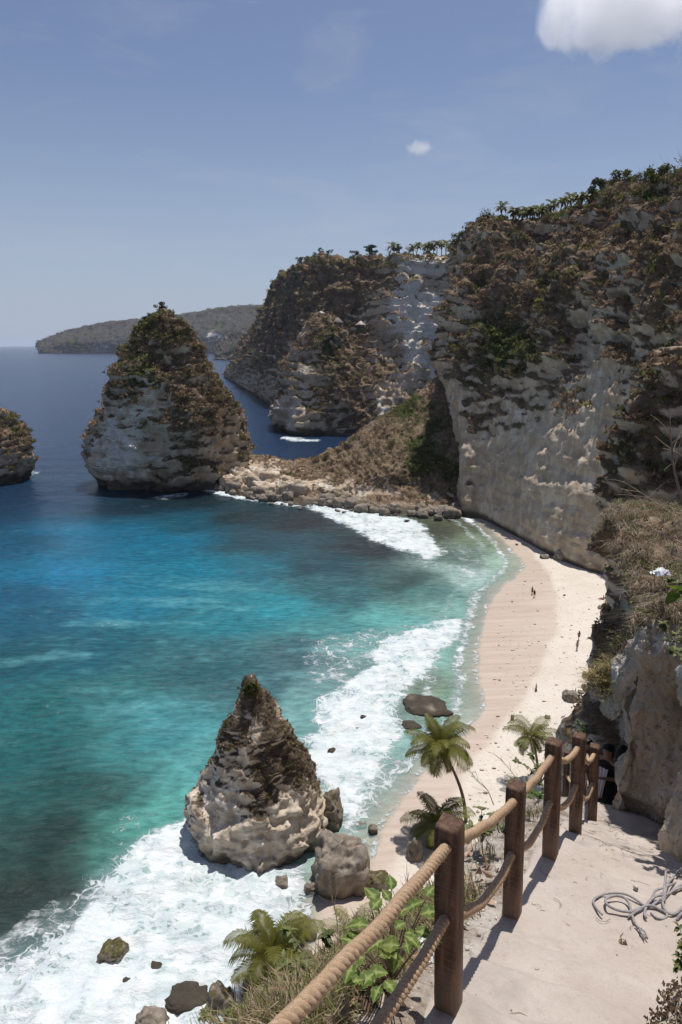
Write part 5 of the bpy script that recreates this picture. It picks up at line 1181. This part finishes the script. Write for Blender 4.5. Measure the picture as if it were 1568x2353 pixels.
# rubble along the foot of the saddle
rg = np.random.default_rng(301); wlp = np.array(wl, float); n_r = 120
for k in range(n_r):
    f = rg.random() ** .8; u = 480 + f * 575; v = np.interp(u, wlp[:, 0], wlp[:, 1]) + rg.normal() * 5 - 3 * rg.random()
    z = max(0, -(v - np.interp(u, wlp[:, 0], wlp[:, 1])) * .10)
    s_ = 6 + 22 * rg.random() ** 2.2
    o = rock(u, v, s_ * rg.uniform(1, 1.5), s_ * rg.uniform(.6, .95), 'broken boulder in the rubble along the water at the foot of the saddle', 'rubble boulders at the foot of the saddle', z=z, wet=.5 if z < .3 else .05, veg=.12, seed=400 + k, res=(14, 20), mat=BOULD, pal=.05 + .35 * rg.random())
b = MB(); rg = np.random.default_rng(311)
for k in range(700):
    u_ = rg.uniform(1080, 1400); v_ = rg.uniform(1220, 1900); P = gz(u_, v_, .8); sdk = seg_dist(P[None, :2], SHORE)[0]
    if sdk < 2 or P[0] > 60: continue
    P[2] = float(beach_z(np.array([sdk]))[0]) + .03; r = .05 + .16 * rg.random() ** 3; b.add(iv * (1 + .25 * rg.normal(size=(12, 1))) * r * [1.5, 1, .5] + P, jf, np.array((.68, .63, .56) if rg.random() < .6 else (.26, .19, .14)) * rg.uniform(.7, 1.1))
tag(b.build('beach_debris', PEB), 'bits of coral and driftwood strewn over the sand', None, None, 'stuff')
for k in range(15):
    u = 492 + k * 14.5 + rg.normal() * 5; v = np.interp(u, wlp[:, 0], wlp[:, 1]) - 10 - 24 * rg.random(); s_ = rg.uniform(30, 58)
    rock(u, v, s_, s_ * rg.uniform(.55, .85), 'pale craggy block in the rocky foot of the saddle beside the tall stack', 'craggy blocks at the stack end of the saddle', z=(1160 - v) * .03, wet=0, veg=.12, seed=900 + k, res=(24, 36), mat=ROCK, pal=.25 + .25 * rg.random())
# stone cairns
def cairn(P, h, label, seed, n=6):
    root = empty('stone_cairn', P); tag(root, label, 'cairn'); rg = np.random.default_rng(seed); z = 0
    for k in range(n):
        r = h * .16 * (1 - k / (n + 1.5)); V = iv * (1 + .12 * rg.normal(size=(12, 1))) * [r * 1.2, r, h / n * .62] + [rg.normal() * r * .12, 0, z + h / n * .45]
        mesh('stone', V, jf, PEB, root, cols={'tint': np.tile(np.array([.36, .30, .24]) * rg.uniform(.6, 1.2), (12, 1))}); z += h / n
cairn(on_beach(1232, 1588), 1.25, 'knee high stone cairn standing alone on the dry sand', 1)
cairn(on_beach(1324, 1606) + [0, .5, 1.0], .55, 'little pale cairn balanced on the boulder by the rock spur', 2)
twig([on_beach(1226, 1586) + [0, 0, -.1], on_beach(1226, 1586) + [-.05, 0, .4], on_beach(1226, 1586) + [-.12, 0, .75]], .025, 'short driftwood stick standing beside the lone cairn', 71, 0)

# ================================================================== PEOPLE
def skin_mat(name, c, rough=.6):
    t = NT(name); n1 = t.noise(t.pos(), 20, 3); return t.done(t.bsdf(t.mix(t.mapr(n1, .3, .7), tuple(x * .85 for x in c), c), rough, None, .3))
SKIN = skin_mat('skin', (.30, .16, .10)); SKIN2 = skin_mat('skin_pale', (.38, .22, .15)); HAIR = skin_mat('dark_hair', (.02, .014, .011), .5)
CL = {k: skin_mat('cloth_' + k, c, .85) for k, c in {'black': (.018, .017, .019), 'lilac': (.62, .56, .64), 'white': (.72, .68, .70), 'teal': (.03, .33, .36), 'pink': (.60, .25, .32), 'navy': (.03, .035, .06), 'red': (.30, .05, .04), 'grey': (.2, .19, .18), 'orange': (.45, .18, .09)}.items()}
def skin_body(name, J, E, mat, parent, root=0, sub=2):
    me = bpy.data.meshes.new(name); me.from_pydata([tuple(p) for p, _ in J], E, []); o = bpy.data.objects.new(name, me); COL.objects.link(o)
    o.modifiers.new('s', 'SKIN'); sm = o.modifiers.new('d', 'SUBSURF'); sm.levels = sub; sm.render_levels = sub
    for i, (_, r) in enumerate(J): me.skin_vertices[0].data[i].radius = (r, r) if np.isscalar(r) else r
    me.skin_vertices[0].data[root].use_root = True
    dg = bpy.context.evaluated_depsgraph_get(); m2 = bpy.data.meshes.new_from_object(o.evaluated_get(dg)); m2.name = name
    bpy.data.objects.remove(o); bpy.data.meshes.remove(me); o2 = bpy.data.objects.new(name, m2); COL.objects.link(o2)
    m2.materials.clear(); m2.materials.append(mat); m2.polygons.foreach_set('use_smooth', np.ones(len(m2.polygons), bool)); m2.update(); o2.parent = parent; return o2
def person(P, H, label, yaw=0, pose='stand', top=None, bottom=None, skirt=False, hair='short', skin=None, hands=False, sit=False, cap=False, drape=None):
    skin = skin or SKIN; root = empty('person', P, yaw); tag(root, label, 'person'); k = H / 1.75
    hip = .93 * k if not sit else .13 * k
    st = .14 if pose == 'walk' else .03; J, E = [], []
    def a(p, r, par=None):
        J.append((np.array(p, float) * k if not sit else np.array(p, float) * k, r if not np.isscalar(r) else r * k))
        if par is not None: E.append((par, len(J) - 1))
        return len(J) - 1
    hz = hip / k; ln = .0 if not sit else -.10
    pel = a((0, 0, hz), (.15 * k, .105 * k)); wa = a((0, ln * .3, hz + .20), (.125 * k, .09 * k), pel); ch = a((0, ln * .7 - .01, hz + .40), (.155 * k, .105 * k), wa)
    nb = a((0, ln, hz + .53), .06, ch); hd0 = a((0, ln + .015, hz + .62), .07, nb); hd1 = a((0, ln + .02, hz + .70), .098, hd0); hd2 = a((0, ln + .01, hz + .79), .07, hd1)
    nose = a((0, ln + .115, hz + .68), .018, hd1)
    for s in (-1, 1):
        ear = a((s * .095, ln + .01, hz + .69), .016, hd1)
        sh = a((s * .19, ln, hz + .47), .058, ch)
        if sit: el = a((s * .27, ln - .12, hz + .22), .042, sh); wr = a((s * .25, ln - .18, hz - .02), .03, el)
        elif pose == 'arms': el = a((s * .26, .10, hz + .22), .042, sh); wr = a((s * .12, .28, hz + .26), .031, el)
        else: el = a((s * .25, -.03 - s * st * .5, hz + .19), .042, sh); wr = a((s * .26, .06 - s * st, hz - .05), .031, el)
        dr = np.array(J[wr][0]) / k - np.array(J[el][0]) / k; dr /= np.linalg.norm(dr)
        pm = a(np.array(J[wr][0]) / k + dr * .07, (.036 * k, .018 * k), wr)
        if hands:
            for q_ in range(4): f1_ = a(np.array(J[pm][0]) / k + dr * (.045 + .006 * (q_ in (1, 2))) + [0, (q_ - 1.5) * .02, 0], .009, pm); a(np.array(J[f1_][0]) / k + dr * .04 + [-s * .012, (q_ - 1.5) * .004, 0], .008, f1_)
            a(np.array(J[wr][0]) / k + dr * .05 + [-s * .02, .045, 0], .010, pm)
        if sit:
            kn = a((s * .13, .42, .30 if s > 0 else .14), .062, pel); an = a((s * .12, .72 if s < 0 else .60, .05), .042, kn); a((s * .12, .84 if s < 0 else .70, .05), .035, an)
        else:
            yf = s * st * 1.6; h1 = a((s * .09, 0, hz - .05), .088, pel); kn = a((s * .10, yf * .6 + .02, hz * .52), .06, h1); cf = a((s * .10, yf * .9 - .02, hz * .34), .055, kn); an = a((s * .10, yf, .07), .037, cf); a((s * .115, yf + .14, .03), .034, an)
    skin_body('body', J, E, skin, root)
    def shell(name, zs_, rx, ry, mat, fold=0., yo=0., open_=True):
        th = np.linspace(0, 2 * np.pi, 40, endpoint=False); n = 16; zz_ = np.interp(np.linspace(0, 1, n), np.linspace(0, 1, len(zs_)), zs_); X = np.interp(np.linspace(0, 1, n), np.linspace(0, 1, len(rx)), rx); Y = np.interp(np.linspace(0, 1, n), np.linspace(0, 1, len(ry)), ry)
        fo = 1 + fold * np.sin(th * 9 + 1)[None] * np.linspace(0, 1, n)[:, None]
        G = np.stack([X[:, None] * np.cos(th) * fo, Y[:, None] * np.sin(th) * fo + yo, np.repeat(zz_[:, None], 40, 1)], -1) * k
        return mesh(name, G.reshape(-1, 3), gridF(n, 40, True), CL[mat], root)
    if not sit:
        if bottom: shell('skirt' if skirt else 'shorts', [hz + .10, hz - .04, hz - (.78 if skirt else .30)], [.158, .185, .25 if skirt else .20], [.115, .14, .21 if skirt else .14], bottom, .07 if skirt else 0)
        if top: shell('shirt', [hz + .51, hz + .42, hz + .2, hz + .04], [.10, .20, .165, .185], [.075, .128, .118, .135], top)
    elif bottom: shell('shorts', [hz + .12, hz, -.0], [.16, .19, .2], [.12, .15, .18], bottom)
    # hair cap, and the length of it
    n, m = 14, 24; ph = np.linspace(-.35, np.pi / 2, n)[:, None]; th = np.linspace(0, 2 * np.pi, m, endpoint=False)[None]
    low = np.clip(ph + .75 * np.clip(np.sin(th), 0, 1) * (ph < .6), -.35, np.pi / 2)
    G = np.stack([.112 * np.cos(th) * np.cos(low), .122 * np.sin(th) * np.cos(low) + ln + .005, hz + .715 + .112 * np.sin(low)], -1)
    mesh('cap' if cap else 'hair', (G * k).reshape(-1, 3), gridF(n, m, True), CL['black'] if cap else HAIR, root)
    if hair == 'long':
        V, F = tube(crom(np.array([(0, ln - .06, hz + .74), (0, ln - .11, hz + .60), (0.02, ln - .13, hz + .45), (.03, ln - .12, hz + .30)]), 14) * k, np.array([.07, .085, .085, .08, .08, .075, .075, .07, .07, .065, .06, .05, .035, .01]) * k, 14); mesh('hair', V, F, HAIR, root)
    if drape:
        uu = np.linspace(-1, 1, 24); tt = np.linspace(0, 1, 22)[:, None]
        G = np.stack([.10 * uu[None] * (1 - .2 * tt) + .03 * tt, .15 + .012 * np.sin(uu * 9)[None] * (1 + tt) + .06 * tt, hz + .38 - .62 * tt + 0 * uu[None]], -1) * k
        G2 = G.copy(); G2[..., 1] += .01; mesh('shawl', np.concatenate([G.reshape(-1, 3), G2.reshape(-1, 3)]), [gridF(22, 24), gridF(22, 24)[:, ::-1] + 22 * 24], CL[drape], root)
    return root
person(on_beach(1223, 1366), 1.72, 'farther of the two walkers on the wet sand, bare backed in dark shorts', 2.9, 'walk', None, 'navy')
person(on_beach(1228, 1373), 1.68, 'nearer of the two walkers on the wet sand, in dark clothes', 2.7, 'walk', 'black', 'grey', hair='long')
person(on_beach(1330, 1471), 1.72, 'slim person in a reddish swimsuit on the dry sand, farther of the pair', .2, 'walk', 'red', 'red', hair='long')
person(on_beach(1326, 1494), 1.76, 'bare chested person in dark shorts on the dry sand, nearer of the pair', .3, 'stand', None, 'grey')
sp_ = on_beach(1386, 1378); person(sp_ + [0, 0, .03], 1.7, 'person sitting on a pink towel near the right edge of the sand', 1.2, sit=True, bottom='navy')
V = []; 
V_, F_ = box(0, 0, 0, 1.1, 1.9, .012); tw = mesh('towel', V_, F_, CL['pink'], smooth=False, loc=sp_ + [.1, .1, .035]); tag(tw, 'pink towel spread under the sitting person', 'towel'); tw.rotation_euler = (.0, -.05, .5)
def feet(u, Y): x = at(u, 1750, Y)[0]; return np.array([x, Y, float(ground(x, Y)) + .02])
person(feet(1396, 10.9), 1.62, 'woman in black with a black cap and lilac shawl at the turn of the path', 2.3, 'arms', 'black', 'black', True, 'long', hands=True, cap=True, drape='lilac')
person(feet(1428, 11.6), 1.66, 'person in a white shirt and dark trousers half hidden by the sandstone wall', -.9, 'arms', 'white', 'black', True, 'long', hands=True)
person(feet(1347, 11.9), 1.62, 'person in teal seen between the last two posts', 2.9, 'stand', 'teal', 'black', True, 'long')

# ================================================================== SKYLINE PALMS, TREES AND HUTS
G1, N1 = SURF['tall limestone cliff with scrub above bare grey rock behind the beach'][:2]; G2_ = SURF['scrub topped headland with white scree face beyond the saddle'][0]
def crest(G, u):
    """point of the surface that makes the skyline at picture column u"""
    pu, pv = proj(G); m = (np.abs(pu - u) < 5); q_ = np.where(m, pv, 9e9); i = np.unravel_index(q_.argmin(), q_.shape); return G[i]
protoC = [palm_crown(3.2, 15, 9, 900 + k, .34) for k in range(3)]
pc_mesh = [c_.build('crown', FROND, smooth=False) for c_ in protoC]
V, F = tube(crom(np.array([[0, 0, -1], [.1, .05, 2], [.35, .1, 4], [.5, .15, 6.]]), 12), np.linspace(.24, .14, 12), 7); tr_ = mesh('trunk', V, F, TRUNK)
for q_ in pc_mesh + [tr_]: COL.objects.unlink(q_)
def sky_palm(P, h, sc, label, group, k):
    root = empty('coconut_palm', P, random.uniform(0, 6.28)); tag(root, label, 'palm tree', group)
    a = tr_.copy(); COL.objects.link(a); a.parent = root; a.scale = (sc, sc, h / 6.)
    c_ = pc_mesh[k % 3].copy(); COL.objects.link(c_); c_.parent = root; c_.location = (.5 * sc, .15 * sc, h); c_.scale = (sc,) * 3
    return root
for k, (u, vt) in enumerate([(1146, 488), (1166, 505), (1181, 500), (1200, 503), (1206, 480), (1216, 494), (1228, 505), (1238, 492), (1252, 478), (1264, 497), (1278, 508), (1296, 478), (1306, 492), (1318, 479), (1326, 486), (1340, 478), (1350, 463), (1358, 464), (1190, 512)]):
    P = crest(G1, u) + [2, 3, -.5]; top_ = at(u, vt, P[1])[2]; h = max(3.5, top_ - P[2] - 1.2); sky_palm(P, h, 1.0, 'coconut palm in the row along the beach cliff skyline', 'palms on the beach cliff skyline', k)
for k, (u, vt) in enumerate([(905, 560), (958, 558), (982, 562), (992, 562), (1008, 552), (1016, 556), (1024, 554), (1032, 568), (950, 566), (1000, 566), (972, 568)]):
    P = crest(G2_, u) + [0, 4, -.5]; top_ = at(u, vt, P[1])[2]; h = max(5, top_ - P[2] - 2); sky_palm(P, h, 1.7, 'coconut palm in the row along the headland skyline', 'palms on the headland skyline', k)
def tree(P, h, rad, label, seed, low=.22, name='tree', group=None, flat=.8, tint=(.06, .075, .025), dens=800, leaf=.085, layers=0, bare=False):
    rg = np.random.default_rng(seed); root = empty(name, P); tag(root, label, 'tree', group); b = MB(); tips = []
    V, F = tube(crom(np.array([[0, 0, -.6], [.03 * h, 0, h * .3], [.0, .04 * h, h * .62]]), 10), np.linspace(.05, .028, 10) * h * .7, 7); b.add(V, F)
    for k in range(9):
        a_ = rg.random() * 6.283; r = rad * (.4 + .6 * rg.random()); zt = h * (low + (1 - low) * rg.random()) if not layers else h * rg.choice([.55, .78, 1.0]); e = np.array([math.cos(a_) * r, math.sin(a_) * r, zt]); tips.append(e)
        V, F = tube(crom(np.array([[0, 0, h * min(.5, low) * rg.random() + .1], e * [.5, .5, .7], e]), 8), np.linspace(.018, .006, 8) * h, 5); b.add(V, F)
        if bare:
            for j in range(7): q_ = e + rg.normal(size=3) * rad * .35; V, F = tube(np.array([e * .8, (e * .8 + q_) / 2 + rg.normal(size=3) * .1, q_]), np.array([.008, .006, .003]) * h, 4); b.add(V, F)
    b.build('trunk', STEM, root)
    cl = []
    for e in tips + [np.array([0, 0, h * .85])]:
        n = (dens if not bare else 60) // 10; d = rg.normal(size=(n, 3)); d /= np.linalg.norm(d, axis=1)[:, None]; cl.append(e + d * rad * (.38 if not layers else .5) * rg.random((n, 1)) ** .5 * [1, 1, flat * (1 if not layers else .3)])
    c_ = np.concatenate(cl); n = len(c_); a_ = rg.normal(size=(n, 3)); a_ /= np.linalg.norm(a_, axis=1)[:, None]; b_ = np.cross(a_, rg.normal(size=(n, 3))); b_ /= np.linalg.norm(b_, axis=1)[:, None]; s_ = rad * leaf * (.6 + .8 * rg.random((n, 1)))
    V = np.stack([c_ - a_ * s_, c_ - b_ * s_ * .6, c_ + a_ * s_, c_ + b_ * s_ * .6], 1).reshape(-1, 3)
    mesh('crown', V, np.arange(n * 4).reshape(-1, 4), LEAF, root, cols={'tint': np.repeat(np.array(tint) * (.55 + .9 * rg.random((n, 1))), 4, 0)}, smooth=False)
for k, (G, u, dy, h, rad, lab, kw) in enumerate([(G2_, 845, 3, 9, 6, 'flat topped layered tree on the headland skyline', dict(layers=1, tint=(.04, .055, .022))), (G2_, 862, 3, 6, 3.5, 'small dark tree beside the layered tree on the headland', dict(tint=(.04, .055, .022))),
  (G2_, 893, 4, 9, 4, 'bare grey tree left of the headland palms', dict(bare=True, tint=(.14, .11, .085))), (G2_, 922, 4, 8, 4.5, 'round dark green tree between bare trees on the headland', dict(tint=(.04, .06, .02))), (G2_, 938, 4, 9.5, 4, 'bare grey tree just right of the round dark tree', dict(bare=True, tint=(.14, .11, .085))),
  (G2_, 760, 2, 6, 3, 'small round tree on the left part of the headland skyline', dict(tint=(.05, .065, .025))), (G2_, 808, 2, 8, 4, 'grey green tree midway along the headland skyline', dict(tint=(.085, .085, .05))), (G2_, 738, 2, 5, 2.6, 'smallest tree on the headland skyline', dict(tint=(.045, .06, .024))), (G2_, 689, 2, 7, 4, 'pale bushy tree at the left end of the headland skyline', dict(tint=(.10, .095, .055))), (G2_, 720, 2, 4.5, 3, 'low tree near the left end of the headland skyline', dict()),
  (G1, 1060, 2, 5, 4, 'bright green bushy tree where the beach cliff skyline begins', dict(tint=(.085, .10, .028))), (G1, 1128, 2, 6, 4, 'grey wind bent tree left of the skyline palms', dict(bare=True, tint=(.11, .09, .07))), (G1, 1108, 2, 4.5, 3.2, 'dark low tree at the step in the beach cliff skyline', dict()), (G1, 1385, 2, 5, 4, 'grey green tree right of the skyline palms', dict(tint=(.09, .09, .045))), (G1, 1425, 2, 6, 4.5, 'yellow green tree on the rise of the beach cliff skyline', dict(tint=(.11, .12, .035))), (G1, 1470, 2, 6, 4.5, 'broad olive tree on the highest skyline', dict(tint=(.09, .09, .035))), (G1, 1500, 2, 7.5, 4, 'bare branched tree on the highest skyline', dict(bare=True, tint=(.12, .09, .07))), (G1, 1530, 2, 6, 4.5, 'leafy green tree on the skyline near the right edge', dict(tint=(.09, .105, .03))), (G1, 1556, 2, 7, 4.5, 'twiggy tree on the skyline at the right edge', dict(bare=True, tint=(.11, .10, .05)))]):
    tree(crest(G, u) + [0, dy, -1.0], h * (.62 if G is G1 else .8), rad * .9, lab, 700 + k, low=.05 if G is G1 else .2, **kw)
STK = SURF['tall pointed sea stack with a scrub covered crown'][0]
for k, (u, h, rad, lab) in enumerate([(366, 4.5, 3, 'green tree on the tip of the tall sea stack'), (340, 4, 2.8, 'dark tree on the left shoulder of the tall sea stack'), (322, 3.2, 2.4, 'small tree lowest on the left shoulder of the tall sea stack')]):
    tree(crest(STK, u) + [0, .5, -1.4], h * .8, rad * .8, lab, 760 + k, tint=(.055, .065, .022))
t = NT('thatch'); n1 = t.noise(t.pos((1, 1, 6)), 2, 4); THATCH = t.done(t.bsdf(t.mix(n1, (.10, .085, .07), (.26, .23, .20)), .9, None, .1))
t = NT('hut_wood'); n1 = t.noise(t.pos(), 3, 3); HW = t.done(t.bsdf(t.mix(n1, (.10, .07, .05), (.20, .15, .11)), .8, None, .2))
def hut(u, v, Y, wd, hh, rh, label, name='hut', walls=True, rc=None):
    P = at(u, v, Y); root = empty(name, P, .4); tag(root, label, 'hut' if walls else 'pavilion')
    for x in (-1, 1):
        for y in (-1, 1): V, F = tube(np.array([[x * wd * .42, y * wd * .42, -3], [x * wd * .42, y * wd * .42, hh]]), .14, 6); mesh('post', V, F, HW, root)
    V, F = box(0, 0, hh * .25, wd, wd, .25); mesh('floor', V, F, HW, root, smooth=False)
    if walls: V, F = box(0, 0, hh * .64, wd * .8, wd * .8, hh * .7); mesh('wall', V, F, HW, root, smooth=False)
    r = wd * .68; V = np.array([[-r, -r, hh], [r, -r, hh], [r, r, hh], [-r, r, hh], [-r * .12, 0, hh + rh], [r * .12, 0, hh + rh], [-r, -r, hh - .15], [r, -r, hh - .15], [r, r, hh - .15], [-r, r, hh - .15]])
    o = mesh('roof', V, [np.array([[0, 1, 5, 4], [2, 3, 4, 5], [6, 7, 1, 0], [7, 8, 2, 1], [8, 9, 3, 2], [9, 6, 0, 3], [9, 8, 7, 6]]), np.array([[1, 2, 5], [3, 0, 4]])], rc or THATCH, root, smooth=False)
hut(776, 757, 425, 4.2, 4.0, 3.0, 'dark stilt hut with a steep roof on the headland ledge')
hut(829, 757, 428, 3.8, 2.6, 2.4, 'small pale roofed hut at the right end of the headland ledge', rc=skin_mat('faded_roof', (.42, .34, .30)))
hut(738, 727, 432, 3.2, 1.8, 1.3, 'tiny open pavilion on top of the pale buttress', 'pavilion', False, rc=skin_mat('pale_roof', (.45, .42, .38)))

# ================================================================== CLOUDS AND HAZE
def cloud(u, v, Y, dims, label, seed, dens=.02, scale=1., thr=.45, soft=.25, name='cloud'):
    P = at(u, v, Y); ic = bmesh.new(); bmesh.ops.create_icosphere(ic, subdivisions=4, radius=1); 
    me = bpy.data.meshes.new(name); ic.to_mesh(me); ic.free(); o = bpy.data.objects.new(name, me); COL.objects.link(o); o.location = P; o.scale = dims
    t = NT('cloud_volume'); tc = t.n('ShaderNodeTexCoord'); ob = tc.outputs['Object']
    ln_ = t.n('ShaderNodeVectorMath', operation='LENGTH'); t.l(ob, ln_.inputs[0])
    mp = t.n('ShaderNodeMapping'); t.l(ob, mp.inputs['Vector']); mp.inputs['Scale'].default_value = tuple(d / min(dims) for d in dims); mp.inputs['Location'].default_value = (seed, seed * .7, seed * .3)
    nz_ = t.noise(mp.outputs[0], scale, 7, .62, .25)
    f = t.math('SUBTRACT', t.math('ADD', t.math('MULTIPLY', nz_, 1.7), -.35), t.math('MULTIPLY', t.math('POWER', ln_.outputs['Value'], 1.6), .85))
    d = t.math('MULTIPLY', t.mapr(f, thr - soft, thr + soft, smooth=True), dens)
    pv = t.n('ShaderNodeVolumePrincipled'); pv.inputs['Color'].default_value = (1, 1, 1, 1); pv.inputs['Anisotropy'].default_value = .5; t.l(d, pv.inputs['Density'])
    t.l(pv.outputs[0], t.out.inputs['Volume']); me.materials.append(t.m); t.m.cycles.volume_step_rate = 1.0 if hasattr(t.m, 'cycles') else 1
    return tag(o, label, 'cloud')
cloud(1455, 12, 1700, (285, 150, 140), 'big white cumulus cloud at the upper right corner', 3.1, .016, 1.2, .1, .10)
cloud(966, 340, 2600, (62, 45, 34), 'tiny wisp of white cloud alone in the sky', 8.3, .02, 1.2, .2, .35)
S.cycles.volume_step_rate = 1.0; S.cycles.volume_max_steps = 256
t = NT('haze_air'); pv = t.n('ShaderNodeVolumePrincipled'); pv.inputs['Color'].default_value = (.80, .89, 1, 1); pv.inputs['Density'].default_value = .00003; pv.inputs['Anisotropy'].default_value = .1
t.l(pv.outputs[0], t.out.inputs['Volume'])
V, F = box(0, 14000, 128, 66000, 94000, 278); hz_ = mesh('haze', V, F, t.m, smooth=False); tag(hz_, 'thin sea haze', None, None, 'stuff')
